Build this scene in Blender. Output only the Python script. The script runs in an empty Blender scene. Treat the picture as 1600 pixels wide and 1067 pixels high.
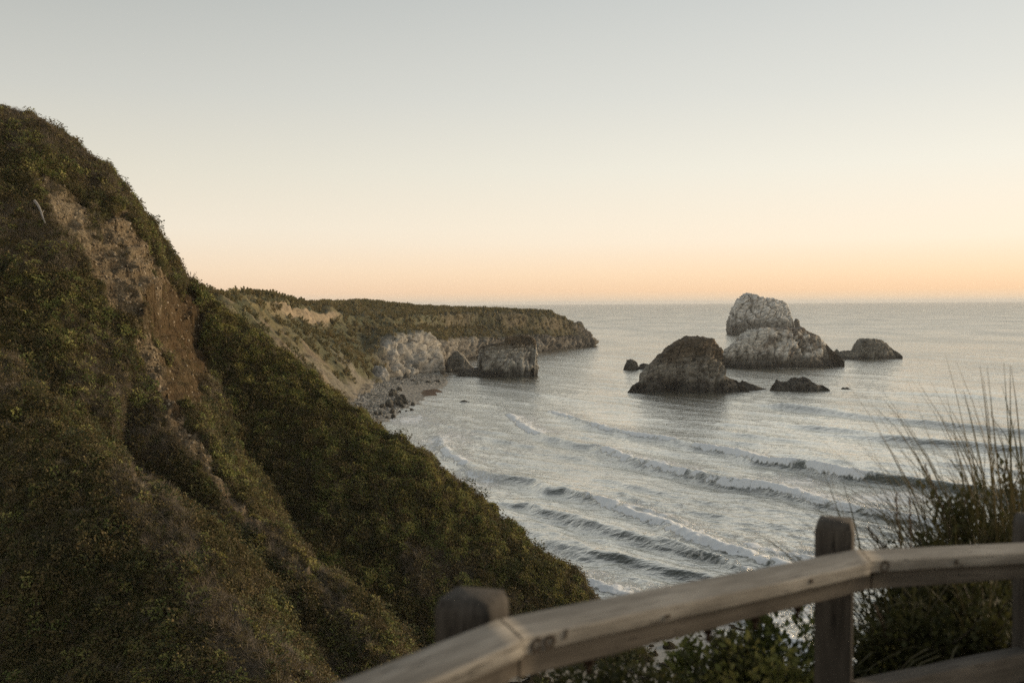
import bpy, bmesh, math, random
import numpy as np
from mathutils import Vector, Matrix

random.seed(7)
RNG = np.random.default_rng(11)
S = bpy.context.scene
COL = S.collection

# ------------------------------------------------------------------ camera
EYE = np.array([0.0, 0.0, 30.0])
F = 1555.0                       # focal length in pixels of the 1600 x 1067 frame
PITCH = math.atan((533.5 - 474.5) / F)
ROLL = math.radians(0.33)
fw = np.array([0, math.cos(PITCH), -math.sin(PITCH)])
r0 = np.array([1.0, 0, 0])
u0 = np.cross(r0, fw)
RT = r0 * math.cos(ROLL) - u0 * math.sin(ROLL)
UP = r0 * math.sin(ROLL) + u0 * math.cos(ROLL)

cam_data = bpy.data.cameras.new('camera')
cam = bpy.data.objects.new('camera', cam_data)
COL.objects.link(cam)
cam.matrix_world = Matrix(((RT[0], UP[0], -fw[0], EYE[0]), (RT[1], UP[1], -fw[1], EYE[1]),
                           (RT[2], UP[2], -fw[2], EYE[2]), (0, 0, 0, 1)))
cam_data.sensor_fit = 'HORIZONTAL'
cam_data.sensor_width = 36.0
cam_data.lens = 36.0 * F / 1600.0
cam_data.clip_start = 0.1
cam_data.clip_end = 80000.0
cam_data.dof.use_dof = True
cam_data.dof.focus_distance = 110.0
cam_data.dof.aperture_fstop = 2.3
S.camera = cam

# ------------------------------------------------------------------ world, sun, exposure
SUN_AZ = math.radians(66)        # clockwise from the view direction (+Y)
SUN_EL = math.radians(9)


def lin(r, g, b):
    f = lambda c: ((c / 255 + 0.055) / 1.055) ** 2.4 if c > 10 else c / 255 / 12.92
    return (f(r), f(g), f(b), 1.0)


world = bpy.data.worlds.new('World')
S.world = world
world.use_nodes = True
wn, wl = world.node_tree.nodes, world.node_tree.links
wn.clear()


def ramp_node(nodes, stops, interp='LINEAR'):
    n = nodes.new('ShaderNodeValToRGB')
    n.color_ramp.interpolation = interp
    e = n.color_ramp.elements
    while len(e) < len(stops):
        e.new(0.5)
    for k, (p, c) in enumerate(stops):
        e[k].position = p
        e[k].color = c
    return n


w_tc = wn.new('ShaderNodeTexCoord')
w_sep = wn.new('ShaderNodeSeparateXYZ')
wl.new(w_tc.outputs['Generated'], w_sep.inputs[0])
west = ramp_node(wn, [(0.0, lin(232, 206, 172)), (0.012, lin(248, 206, 162)), (0.028, lin(251, 218, 179)), (0.06, lin(247, 231, 208)),
                      (0.13, lin(234, 230, 217)), (0.20, lin(217, 217, 210)), (0.30, lin(198, 201, 199)), (0.55, lin(156, 160, 160)),
                      (1.0, lin(126, 134, 142))])
east = ramp_node(wn, [(0.0, lin(214, 192, 170)), (0.012, lin(230, 202, 174)), (0.035, lin(233, 212, 186)), (0.075, lin(228, 218, 200)),
                      (0.13, lin(213, 208, 193)), (0.20, lin(194, 194, 187)), (0.30, lin(170, 173, 170)), (0.55, lin(142, 146, 148)),
                      (1.0, lin(126, 134, 142))])
wl.new(w_sep.outputs['Z'], west.inputs[0])
wl.new(w_sep.outputs['Z'], east.inputs[0])
w_dot = wn.new('ShaderNodeVectorMath'); w_dot.operation = 'DOT_PRODUCT'
wl.new(w_tc.outputs['Generated'], w_dot.inputs[0])
w_dot.inputs[1].default_value = (math.sin(SUN_AZ), math.cos(SUN_AZ), 0)
w_map = wn.new('ShaderNodeMapRange')
w_map.interpolation_type = 'SMOOTHSTEP'
w_map.inputs['From Min'].default_value = -0.25
w_map.inputs['From Max'].default_value = 0.95
wl.new(w_dot.outputs['Value'], w_map.inputs['Value'])
w_mix = wn.new('ShaderNodeMix'); w_mix.data_type = 'RGBA'
wl.new(w_map.outputs[0], w_mix.inputs['Factor'])
wl.new(east.outputs[0], w_mix.inputs['A'])
wl.new(west.outputs[0], w_mix.inputs['B'])
w_bg = wn.new('ShaderNodeBackground')
wl.new(w_mix.outputs['Result'], w_bg.inputs['Color'])
w_bg.inputs['Strength'].default_value = 0.90
w_sky = wn.new('ShaderNodeTexSky')
w_sky.sky_type = 'NISHITA'
w_sky.sun_disc = False
w_sky.sun_elevation = math.radians(3)
w_sky.sun_rotation = SUN_AZ
w_sky.dust_density = 3.0
w_bg2 = wn.new('ShaderNodeBackground')
wl.new(w_sky.outputs[0], w_bg2.inputs['Color'])
w_bg2.inputs['Strength'].default_value = 0.01
w_add = wn.new('ShaderNodeAddShader')
wl.new(w_bg.outputs[0], w_add.inputs[0])
wl.new(w_bg2.outputs[0], w_add.inputs[1])
w_out = wn.new('ShaderNodeOutputWorld')
wl.new(w_add.outputs[0], w_out.inputs['Surface'])

sun_data = bpy.data.lights.new('sun', 'SUN')
sun = bpy.data.objects.new('sun', sun_data)
COL.objects.link(sun)
sun_data.energy = 3.0
sun_data.angle = math.radians(28)
sun_data.color = (1.0, 0.78, 0.52)
sun_data.specular_factor = 0.0
to_sun = Vector((math.sin(SUN_AZ) * math.cos(SUN_EL), math.cos(SUN_AZ) * math.cos(SUN_EL), math.sin(SUN_EL)))
sun.rotation_euler = to_sun.to_track_quat('Z', 'Y').to_euler()
sun.location = (60, 40, 80)

S.view_settings.view_transform = 'Standard'
S.view_settings.look = 'None'
S.view_settings.exposure = 0.3
S.view_settings.gamma = 1.0
S.view_settings.use_curve_mapping = False
S.render.engine = 'CYCLES'
S.cycles.use_denoising = False
S.cycles.use_adaptive_sampling = False
S.cycles.max_bounces = 6
S.cycles.diffuse_bounces = 3
S.cycles.glossy_bounces = 3
S.cycles.transmission_bounces = 4
S.cycles.volume_bounces = 2
S.cycles.sample_clamp_indirect = 4.0

# ------------------------------------------------------------------ maths helpers


def at(px, py, d):
    """World point on the sight line through photo pixel (px, py) at ground distance y = d."""
    px, py, d = np.broadcast_arrays(np.asarray(px, float), np.asarray(py, float), np.asarray(d, float))
    v = fw[None] * 1.0 + RT[None] * ((px.ravel() - 800) / F)[:, None] + UP[None] * ((533.5 - py.ravel()) / F)[:, None]
    p = EYE[None] + v * (d.ravel() / v[:, 1])[:, None]
    return p.reshape(px.shape + (3,))


def on_sea(px, py, z=0.0):
    px, py = np.broadcast_arrays(np.asarray(px, float), np.asarray(py, float))
    v = fw[None] * 1.0 + RT[None] * ((px.ravel() - 800) / F)[:, None] + UP[None] * ((533.5 - py.ravel()) / F)[:, None]
    k = (z - EYE[2]) / v[:, 2]
    return (EYE[None] + v * k[:, None]).reshape(px.shape + (3,))


def proj(P):
    q = np.asarray(P, float) - EYE
    dep = np.maximum(q @ fw, 1e-3)
    return 800 + F * (q @ RT) / dep, 533.5 - F * (q @ UP) / dep


def _h(ix, iy, iz, seed):
    with np.errstate(over='ignore'):
        h = ix.astype(np.uint32) * np.uint32(374761393) + iy.astype(np.uint32) * np.uint32(668265263) \
            + iz.astype(np.uint32) * np.uint32(2147483647) + np.uint32(seed * 974711 + 1013)
        h = (h ^ (h >> np.uint32(13))) * np.uint32(1274126177)
        h = (h ^ (h >> np.uint32(16))) * np.uint32(2246822519)
        h = h ^ (h >> np.uint32(15))
    return h.astype(np.float64) / 4294967295.0


def vnoise(p, seed=0):
    p = np.asarray(p, float)
    f = np.floor(p).astype(np.int64)
    t = p - f
    t = t * t * t * (t * (t * 6 - 15) + 10)
    i, j, k = f[..., 0], f[..., 1], f[..., 2]
    tx, ty, tz = t[..., 0], t[..., 1], t[..., 2]
    r = 0
    for a in (0, 1):
        wa = tx if a else 1 - tx
        for b in (0, 1):
            wb = wa * (ty if b else 1 - ty)
            for c in (0, 1):
                r = r + wb * (tz if c else 1 - tz) * _h(i + a, j + b, k + c, seed)
    return r * 2 - 1


def fbm(p, octv=5, gain=0.5, seed=0, ridged=False):
    p = np.asarray(p, float)
    s, a, tot = 0, 1.0, 0.0
    for o in range(octv):
        n = vnoise(p * 2.03 ** o + 17.3 * o, seed + o)
        if ridged:
            n = 1 - 2 * np.abs(n)
        s = s + a * n
        tot += a
        a *= gain
    return s / tot


def worley(p, seed=0):
    p = np.asarray(p, float)
    f = np.floor(p).astype(np.int64)
    d1 = np.full(p.shape[:-1], 9.0)
    d2 = d1.copy()
    idv = np.zeros_like(d1)
    for a in (-1, 0, 1):
        for b in (-1, 0, 1):
            for c in (-1, 0, 1):
                i, j, k = f[..., 0] + a, f[..., 1] + b, f[..., 2] + c
                q = np.stack([i + _h(i, j, k, seed), j + _h(i, j, k, seed + 31), k + _h(i, j, k, seed + 67)], -1)
                d = np.sqrt(((q - p) ** 2).sum(-1))
                near = d < d1
                d2 = np.where(near, d1, np.minimum(d2, d))
                idv = np.where(near, _h(i, j, k, seed + 99), idv)
                d1 = np.where(near, d, d1)
    return d1, d2, idv


def smooth(a, b, x):
    t = np.clip((x - a) / (b - a), 0, 1)
    return t * t * (3 - 2 * t)


def smax(a, b, k):
    h = np.clip(.5 + .5 * (a - b) / k, 0, 1)
    return b + (a - b) * h + k * h * (1 - h)


def in_poly(px, py, poly):
    poly = np.asarray(poly, float)
    r = np.zeros(px.shape, bool)
    n = len(poly)
    for i in range(n):
        x1, y1 = poly[i]
        x2, y2 = poly[(i + 1) % n]
        if y1 == y2:
            continue
        c = ((y1 > py) != (y2 > py)) & (px < (x2 - x1) * (py - y1) / (y2 - y1) + x1)
        r ^= c
    return r


def catmull(pts, n):
    """n points spread evenly by length over a smooth curve through pts (rows)."""
    P = np.asarray(pts, float)
    t = np.concatenate([[0], np.cumsum(np.sqrt((np.diff(P, axis=0) ** 2).sum(1)))])
    s = np.linspace(0, t[-1], n)
    return np.stack([np.interp(s, t, P[:, k]) for k in range(P.shape[1])], 1)


# ------------------------------------------------------------------ scene helpers


def tag(o, label, cat=None, group=None, kind=None):
    o['label'] = label
    if cat:
        o['category'] = cat
    if group:
        o['group'] = group
    if kind:
        o['kind'] = kind
    return o


def empty(name, loc, label, cat, group=None, kind=None):
    o = bpy.data.objects.new(name, None)
    o.empty_display_size = 0.3
    COL.objects.link(o)
    o.location = loc
    return tag(o, label, cat, group, kind)


def mesh_obj(name, V, Fc, mat, parent=None, sm=True, attrs=None):
    me = bpy.data.meshes.new(name)
    V = np.asarray(V, np.float32)
    Fc = np.asarray(Fc, np.int32)
    k = Fc.shape[1]
    me.vertices.add(len(V))
    me.vertices.foreach_set('co', V.ravel())
    me.loops.add(Fc.size)
    me.loops.foreach_set('vertex_index', Fc.ravel())
    me.polygons.add(len(Fc))
    me.polygons.foreach_set('loop_start', np.arange(0, Fc.size, k, dtype=np.int32))
    me.polygons.foreach_set('use_smooth', np.full(len(Fc), sm))
    me.update(calc_edges=True)
    me.validate()
    for an, av in (attrs or {}).items():
        av = np.asarray(av, np.float32)
        if av.ndim == 1:
            a = me.attributes.new(an, 'FLOAT', 'POINT')
            a.data.foreach_set('value', av)
        else:
            a = me.attributes.new(an, 'FLOAT_COLOR', 'POINT')
            if av.shape[1] == 3:
                av = np.concatenate([av, np.ones((len(av), 1), np.float32)], 1)
            a.data.foreach_set('color', av.ravel())
    o = bpy.data.objects.new(name, me)
    COL.objects.link(o)
    if mat:
        me.materials.append(mat)
    if parent:
        o.parent = parent
    return o


def grid_faces(nr, nc):
    i = np.arange(nr * nc).reshape(nr, nc)
    return np.stack([i[:-1, :-1], i[:-1, 1:], i[1:, 1:], i[1:, :-1]], -1).reshape(-1, 4)


def grid_normals(P):
    du = np.gradient(P, axis=1)
    dv = np.gradient(P, axis=0)
    n = np.cross(du, dv)
    return n / np.maximum(np.linalg.norm(n, axis=-1, keepdims=True), 1e-9)


# ------------------------------------------------------------------ material helpers
class NT:
    def __init__(s, name):
        s.m = bpy.data.materials.new(name)
        s.m.use_nodes = True
        s.t = s.m.node_tree
        s.n, s.l = s.t.nodes, s.t.links
        s.b = s.n['Principled BSDF']
        s.out = s.n['Material Output']

    def new(s, typ, **kw):
        n = s.n.new(typ)
        for k, v in kw.items():
            setattr(n, k, v)
        return n

    def link(s, a, b):
        s.l.new(a, b)

    def noise(s, vec, scale, detail=4, rough=0.55):
        n = s.new('ShaderNodeTexNoise')
        n.inputs['Scale'].default_value = scale
        n.inputs['Detail'].default_value = detail
        n.inputs['Roughness'].default_value = rough
        if vec is not None:
            s.link(vec, n.inputs['Vector'])
        return n.outputs['Fac']

    def ramp(s, fac, stops, interp='LINEAR'):
        r = ramp_node(s.n, stops, interp)
        s.link(fac, r.inputs[0])
        return r.outputs[0]

    def math(s, op, a, b=None, clamp=False):
        n = s.new('ShaderNodeMath', operation=op, use_clamp=clamp)
        for k, v in enumerate((a, b)):
            if v is None:
                continue
            if isinstance(v, (int, float)):
                n.inputs[k].default_value = v
            else:
                s.link(v, n.inputs[k])
        return n.outputs[0]

    def mix(s, fac, a, b, blend='MIX'):
        n = s.new('ShaderNodeMix', data_type='RGBA', blend_type=blend)
        for key, v in (('Factor', fac), ('A', a), ('B', b)):
            i = n.inputs[key] if key == 'Factor' else [x for x in n.inputs if x.name == key and x.type == 'RGBA'][0]
            if isinstance(v, (int, float)):
                i.default_value = v
            elif isinstance(v, tuple):
                i.default_value = v if len(v) == 4 else v + (1.0,)
            else:
                s.link(v, i)
        return [x for x in n.outputs if x.type == 'RGBA'][0]

    def attr(s, name, col=False):
        n = s.new('ShaderNodeAttribute')
        n.attribute_name = name
        return n.outputs['Color' if col else 'Fac']

    def pos(s):
        return s.new('ShaderNodeNewGeometry').outputs['Position']

    def mapped(s, vec, scale):
        n = s.new('ShaderNodeMapping')
        n.inputs['Scale'].default_value = scale
        s.link(vec, n.inputs['Vector'])
        return n.outputs[0]

    def bump(s, h, strength, dist):
        n = s.new('ShaderNodeBump')
        n.inputs['Strength'].default_value = strength
        n.inputs['Distance'].default_value = dist
        s.link(h, n.inputs['Height'])
        s.link(n.outputs[0], s.b.inputs['Normal'])
        return n

    def base(s, c, rough=0.9, spec=0.2):
        if isinstance(c, tuple):
            s.b.inputs['Base Color'].default_value = c if len(c) == 4 else c + (1.0,)
        else:
            s.link(c, s.b.inputs['Base Color'])
        if isinstance(rough, (int, float)):
            s.b.inputs['Roughness'].default_value = rough
        else:
            s.link(rough, s.b.inputs['Roughness'])
        s.b.inputs['Specular IOR Level'].default_value = spec


def mat_leaf(name, cols, patch_scale=0.25, translucent=0.25, patch_mix=0.6):
    """Leaves: each sprig takes its own shade, drifting over the slope in patches."""
    t = NT(name)
    oi = t.new('ShaderNodeObjectInfo')
    geo = t.new('ShaderNodeNewGeometry')
    n = t.noise(geo.outputs['Position'], patch_scale, 3, 0.6)
    ri = geo.outputs['Random Per Island']
    a = t.math('MULTIPLY', oi.outputs['Random'], 0.55 * (1 - patch_mix) + 0.16)
    b = t.math('MULTIPLY', ri, 0.34)
    n5 = t.noise(geo.outputs['Position'], patch_scale * 5, 3, 0.6)
    nn = t.math('MULTIPLY', t.math('SUBTRACT', t.math('ADD', t.math('MULTIPLY', n, .6), t.math('MULTIPLY', n5, .4)), 0.34), 3.0 * patch_mix * 0.7, True)
    f = t.math('ADD', t.math('ADD', a, b), nn, True)
    k = len(cols)
    c = t.ramp(f, [(i / (k - 1), (cols[i][0], cols[i][1], cols[i][2], 1)) for i in range(k)])
    t.base(c, 0.6, 0.2)
    if translucent:
        tr = t.new('ShaderNodeBsdfTranslucent')
        t.link(c, tr.inputs['Color'])
        ms = t.new('ShaderNodeMixShader')
        ms.inputs[0].default_value = translucent
        t.link(t.b.outputs[0], ms.inputs[1])
        t.link(tr.outputs[0], ms.inputs[2])
        t.link(ms.outputs[0], t.out.inputs['Surface'])
    return t.m


def mat_rock():
    t = NT('sea rock')
    p = t.pos()
    c = t.attr('col', True)
    n1 = t.noise(p, 0.32, 8, 0.62)
    n2 = t.noise(t.mapped(p, (0.5, 0.5, 2.2)), 0.35, 6, 0.66)
    f = t.math('ADD', t.math('MULTIPLY', n1, 0.55), t.math('MULTIPLY', n2, 0.45))
    m = t.ramp(f, [(0.38, (0.30, 0.29, 0.28, 1)), (0.49, (0.82, 0.82, 0.82, 1)), (0.62, (1.0, 1.0, 1.0, 1))])
    m2 = t.mix(1.0, c, m, 'MULTIPLY')
    t.base(m2, 0.9, 0.25)
    t.bump(f, 1.0, 1.5)
    return t.m


ROCK = mat_rock()

# ================================================================== THE SETTING
# ------------------------------------------------------------------ sea


def polyline_field(X, Y, line, n=160):
    """Signed distance to a crest line (positive on its shoreward side), and the place along it (0..1)."""
    L = catmull(line, n)
    best = np.full(X.shape, 1e9)
    sgn = np.zeros(X.shape)
    par = np.zeros(X.shape)
    lo, hi = L.min(0) - 26, L.max(0) + 26
    near = (X > lo[0]) & (X < hi[0]) & (Y > lo[1]) & (Y < hi[1])
    x, y = X[near], Y[near]
    b, s_, q_ = best[near], sgn[near], par[near]
    for i in range(n - 1):
        ax, ay = L[i]
        tx, ty = L[i + 1] - L[i]
        l2 = tx * tx + ty * ty + 1e-9
        u = np.clip(((x - ax) * tx + (y - ay) * ty) / l2, 0, 1)
        dx, dy = x - ax - u * tx, y - ay - u * ty
        d = np.sqrt(dx * dx + dy * dy)
        m = d < b
        b = np.where(m, d, b)
        s_ = np.where(m, np.where(dx * ty - dy * tx > 0, 1.0, -1.0), s_)
        q_ = np.where(m, (i + u) / (n - 1), q_)
    best[near], sgn[near], par[near] = b, s_, q_
    return best * np.where(sgn == 0, 1, sgn), par


# crest lines: photo pixels, height in metres, and (place along, foam amount)
CRESTS = [
    ([(846, 640), (863, 643), (905, 659), (950, 672), (1000, 682), (1031, 686), (1094, 700), (1131, 706), (1150, 711), (1187, 722), (1269, 733), (1322, 745), (1369, 752), (1453, 763), (1530, 774), (1640, 790)],
     [(0, 0), (.12, .7), (.5, .9), (.7, 1.25), (.88, 1.7), (1, 1.4)],
     [(0, 0), (.04, .8), (.12, .9), (.2, .5), (.3, .8), (.46, .75), (.5, .3), (.53, 1), (.66, 1), (.72, .55), (.74, 1), (.80, 1), (.84, .15), (.9, .1), (.93, .5), (1, .4)], 1.0),
    ([(788, 636), (796, 648), (812, 664), (830, 675), (865, 688), (900, 697), (930, 700), (985, 721), (1047, 737), (1103, 750), (1156, 761), (1194, 763), (1219, 769), (1250, 777), (1281, 787), (1312, 794), (1344, 800), (1437, 816), (1520, 832)],
     [(0, .2), (.15, .6), (.5, .9), (.75, 1.2), (1, .8)],
     [(0, 0), (.08, .1), (.14, .9), (.34, 1), (.40, .1), (.46, .25), (.52, .8), (.68, .9), (.72, .6), (.77, .7), (.82, 1), (1, .9)], 1.0),
    ([(667, 661), (680, 674), (696, 702), (723, 726), (741, 737), (775, 746), (824, 753), (842, 756), (860, 770), (887, 771), (932, 785), (985, 806), (1030, 822), (1076, 848), (1127, 866), (1199, 883), (1280, 905)],
     [(0, .15), (.25, .5), (.45, .6), (.6, .9), (1, .9)],
     [(0, .1), (.12, .2), (.2, .5), (.3, .7), (.42, .8), (.46, .2), (.6, .1), (.68, .45), (.74, .9), (1, .9)], 1.0),
    ([(735, 776), (752, 781), (790, 787), (831, 792), (847, 800), (899, 812), (932, 826), (977, 839), (1060, 861), (1120, 880), (1180, 900)],
     [(0, .2), (.2, .7), (.7, .85), (1, .5)],
     [(0, .8), (.06, .6), (.12, .1), (.6, .12), (.8, .35), (1, .6)], 0.9),
    ([(850, 845), (883, 856), (938, 870), (1007, 884), (1041, 896), (1099, 903), (1160, 922)],
     [(0, .2), (.4, .6), (1, .6)], [(0, .2), (1, .12)], 0.8),
    ([(880, 899), (903, 905), (935, 916), (969, 926), (1030, 950), (1100, 978)],
     [(0, .3), (1, .3)], [(0, .9), (.6, .9), (.75, .5), (1, .8)], 0.7),
    ([(1040, 930), (1120, 955), (1200, 985), (1290, 1030)], [(0, .3), (1, .4)], [(0, .4), (1, .9)], 0.7),
    ([(1150, 850), (1230, 868), (1320, 890), (1420, 915)], [(0, .3), (1, .5)], [(0, .5), (.5, .9), (1, .6)], 0.9),
    ([(1169, 622), (1225, 636), (1312, 647), (1406, 658), (1500, 667), (1640, 680)], [(0, .3), (.3, .8), (1, 1.0)], [(0, 0), (1, 0)], 1.5),
    ([(1180, 655), (1203, 658), (1266, 669), (1344, 677), (1437, 692), (1500, 695), (1650, 712)], [(0, .3), (.3, .9), (1, 1.3)], [(0, 0), (1, 0)], 1.5),
    ([(1070, 683), (1120, 688), (1200, 700), (1240, 706)], [(0, .1), (.5, .5), (1, .1)], [(0, .3), (.5, .4), (1, 0)], 1.2),
    ([(1390, 717), (1450, 722), (1540, 733), (1640, 745)], [(0, .1), (.5, .6), (1, .7)], [(0, 0), (1, 0)], 1.3),
    ([(925, 745), (985, 757), (1040, 770), (1090, 778)], [(0, .05), (.5, .45), (1, .05)], [(0, 0), (1, 0)], 0.9),
]
# broad sheets of spent foam: centre and radii in photo pixels, amount
SHEETS = [(655, 655, 80, 20, .7), (700, 690, 90, 40, .62), (730, 752, 80, 26, .75), (790, 775, 70, 18, .45), (1010, 706, 120, 14, .35),
          (1240, 752, 120, 20, .75), (1390, 780, 100, 18, .8), (1120, 790, 170, 26, .35), (1150, 845, 150, 34, .6), (1330, 830, 120, 20, .55),
          (925, 905, 60, 22, .55), (1230, 960, 140, 50, .65), (900, 735, 110, 14, .25), (780, 700, 90, 26, .45), (850, 870, 60, 30, .45), (640, 608, 70, 8, .5),
          (1230, 612, 60, 5, .35), (1440, 605, 60, 5, .35), (860, 543, 60, 3, .5), (1240, 575, 60, 2.5, .5), (700, 583, 20, 3, .5), (790, 589.5, 40, 2, .35), (920, 541, 20, 2, .5), (1060, 615, 70, 2, .35), (1180, 610, 40, 4, .5), (700, 590, 60, 6, .4)]


def build_sea():
    rows = np.concatenate([np.linspace(1100, 600, 500), np.linspace(599, 500, 140), np.linspace(499.3, 477.6, 36)])
    cols = np.arange(-220, 1821, 2.0)
    PX, PY = np.meshgrid(cols, rows)
    # fan of sight directions laid on the water: fine near, coarse far
    d = 30.0 * F / (rows - 474.5)
    d = np.concatenate([d, [16000, 30000]])
    az = (cols - 800) / F
    Y = np.repeat(d[:, None], len(cols), 1)
    X = Y * az[None]
    P = np.stack([X, Y, np.zeros_like(X)], -1)
    px, py = proj(P)
    step = np.gradient(Y, axis=0)                                  # metres between rows
    step = np.maximum(np.abs(step), Y * 2.0 / F)
    Z = np.zeros_like(X)
    foam = np.zeros_like(X)
    wob = fbm(np.stack([X * .10, Y * .10, 0 * X], -1), 3, seed=5)
    wob2 = fbm(np.stack([X * .45, Y * .45, 0 * X], -1), 3, seed=8)
    lump = fbm(np.stack([X * 1.3, Y * 1.3, 0 * X], -1), 3, seed=9)
    for line, amp, fo, wid in CRESTS:
        w = on_sea([q[0] for q in line], [q[1] for q in line])[:, :2]
        s, u = polyline_field(X, Y, w)
        s = s + wob * 0.9 + wob2 * 0.22
        a = np.interp(u, [q[0] for q in amp], [q[1] for q in amp]) * (1 + .12 * wob2)
        f = np.interp(u, [q[0] for q in fo], [q[1] for q in fo])
        ends = smooth(0, .03, u) * smooth(0, .03, 1 - u)
        front, back = 1.25 * wid, 4.2 * wid
        prof = np.where(s > 0, np.exp(-(np.abs(s) / front) ** 2), np.exp(-(np.abs(s) / back) ** 1.3))
        trough = -0.25 * np.exp(-((s - 3.4 * wid) / (2.0 * wid)) ** 2)
        Z += .95 * a * ends * (prof + trough)
        sj = s * 1.02 + .40 * lump + .35 * fbm(np.stack([X * 2.6, Y * 1.2, 0 * X], -1), 2, seed=10)
        band = smooth(-1.5 * wid, -0.4 * wid, sj) * smooth(2.0 * wid, 1.0 * wid, sj) * smooth(-.25, .45, f - .4 + .7 * wob2 + .3 * lump)
        Z += band * f * ends * (0.16 + 0.22 * lump)
        foam = np.maximum(foam, band * np.minimum(1, f * 1.25) * ends)
        trail = smooth(-15 * wid, -1.5 * wid, s) * smooth(0.4, -1.0, s)
        foam = np.maximum(foam, trail * .66 * f * ends)
    rs = np.random.default_rng(77)
    for k in range(190):
        y0 = rs.uniform(604, 890)
        x0 = rs.uniform(620 + max(0, (y0 - 640) * .9), 1620)
        c0 = on_sea([x0], [y0])[0]
        a0 = math.atan2(-.90, .42) + rs.normal(.12, .12)
        L0 = rs.uniform(6, 20) * (1 + (c0[1] - 100) / 120)
        us = np.linspace(-1, 1, 7)[:, None]
        ln = c0[None, :2] + np.array([[math.cos(a0), math.sin(a0)]]) * L0 * us + np.array([[math.sin(a0), -math.cos(a0)]]) * rs.normal(0, .12) * L0 * us ** 2
        s, u = polyline_field(X, Y, ln, 12)
        s = s + .5 * wob2
        wd = rs.uniform(.4, .7) * (1 + (c0[1] - 100) / 200)
        Z += rs.uniform(.07, .19) * (1 + (c0[1] - 100) / 300) * np.sin(np.pi * u) ** 1.0 * np.where(s > 0, np.exp(-(s / wd) ** 2), np.exp(-(np.abs(s) / (3 * wd)) ** 1.3))
    for cx, cy, rx, ry, am in SHEETS:
        g = np.exp(-(((px - cx) / rx) ** 2 + ((py - cy) / ry) ** 2) * 0.9)
        foam = np.maximum(foam, g * am * (.95 + .35 * wob))
    # swell and chop, each only where the sheet is fine enough to carry it
    t_ = np.array([.905, .42])
    for lam, am, ang, sd in ((31, .16, 0, 1), (17, .10, .1, 2), (11, .085, .45, 3), (7.3, .07, .3, 4), (4.6, .055, .7, 5), (3.1, .042, .5, 6), (2.1, .030, .2, 7), (1.4, .020, .5, 8)):
        c, s_ = math.cos(ang), math.sin(ang)
        dx, dy = t_[0] * c - t_[1] * s_, t_[0] * s_ + t_[1] * c
        ph = (X * dx + Y * dy) * 2 * math.pi / lam + 5 * fbm(np.stack([X / lam * .22, Y / lam * .22, 0 * X], -1), 2, seed=20 + sd)
        env = .35 + .9 * np.clip(fbm(np.stack([X / lam * .35, Y / lam * .35, 0 * X + 9], -1), 2, seed=40 + sd) + .35, 0, 1)
        vis = smooth(lam * .9, lam * .3, step)
        Z += am * env * vis * (1 - 2 * np.abs(np.sin(ph / 2))) * 1.0
    Z += .035 * lump * smooth(.5, .2, step)
    P[..., 2] = Z - 0.0
    foam = np.clip(foam, 0, 1)
    lee = smooth(0, 1, np.clip((Y - 90) / 500, 0, 1))
    t = NT('sea water')
    p = t.pos()
    fo = t.attr('foam')
    warp = t.mapped(p, (1, 1, .3))
    n1 = t.noise(t.mapped(p, (1.25, .7, .3)), 0.5, 7, 0.68)
    n2 = t.noise(t.mapped(p, (1.4, .55, .3)), 1.7, 6, 0.72)
    web = t.math('ADD', t.math('MULTIPLY', n1, .6), t.math('MULTIPLY', n2, .4))
    edge = t.math('SUBTRACT', 0.70, t.math('MULTIPLY', fo, 0.50))
    m = t.new('ShaderNodeMapRange', interpolation_type='SMOOTHSTEP')
    t.link(web, m.inputs['Value'])
    t.link(edge, m.inputs['From Min'])
    t.link(t.math('ADD', edge, 0.16), m.inputs['From Max'])
    fm = m.outputs[0]
    hz = t.new('ShaderNodeSeparateXYZ'); t.link(p, hz.inputs[0])
    face = t.math('MULTIPLY', hz.outputs[2], .6, True)
    wcol = t.mix(face, (.070, .074, .062), (.085, .098, .075))
    c = t.mix(fm, wcol, (.90, .90, .88))
    gust = t.ramp(t.noise(t.mapped(p, (1, .45, 1)), .016, 6, .66), [(.40, (0, 0, 0, 1)), (.60, (1, 1, 1, 1))])
    ro = t.math('ADD', t.attr('chop'), t.math('MULTIPLY', gust, .08))
    t.base(c, .8, 0.0)
    rot = t.new('ShaderNodeMapping')
    rot.inputs['Rotation'].default_value = (0, 0, math.radians(30))
    rot.inputs['Scale'].default_value = (.55, 1.0, 1.0)
    t.link(p, rot.inputs['Vector'])
    r1 = t.noise(rot.outputs[0], 1.0, 5, .62)
    r2 = t.noise(rot.outputs[0], 0.26, 5, .60)
    r3 = t.noise(rot.outputs[0], 0.075, 4, .55)
    ridge = lambda r: t.math('SUBTRACT', 1.0, t.math('MULTIPLY', t.math('ABSOLUTE', t.math('SUBTRACT', r, .5)), 3.0))
    h = t.math('ADD', t.math('MULTIPLY', ridge(r1), .06), t.math('MULTIPLY', ridge(r2), .25))
    h = t.math('ADD', h, t.math('MULTIPLY', ridge(r3), t.math('MULTIPLY', t.attr('chop'), 3.0)))
    h = t.math('ADD', h, t.math('MULTIPLY', fm, .12))
    bp = t.bump(h, 1.0, .8)
    gl = t.new('ShaderNodeBsdfGlossy')
    gl.inputs['Color'].default_value = (1.0, .98, .92, 1)
    t.link(ro, gl.inputs['Roughness'])
    t.link(bp.outputs[0], gl.inputs['Normal'])
    lw = t.new('ShaderNodeLayerWeight')
    t.link(bp.outputs[0], lw.inputs['Normal'])
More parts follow.
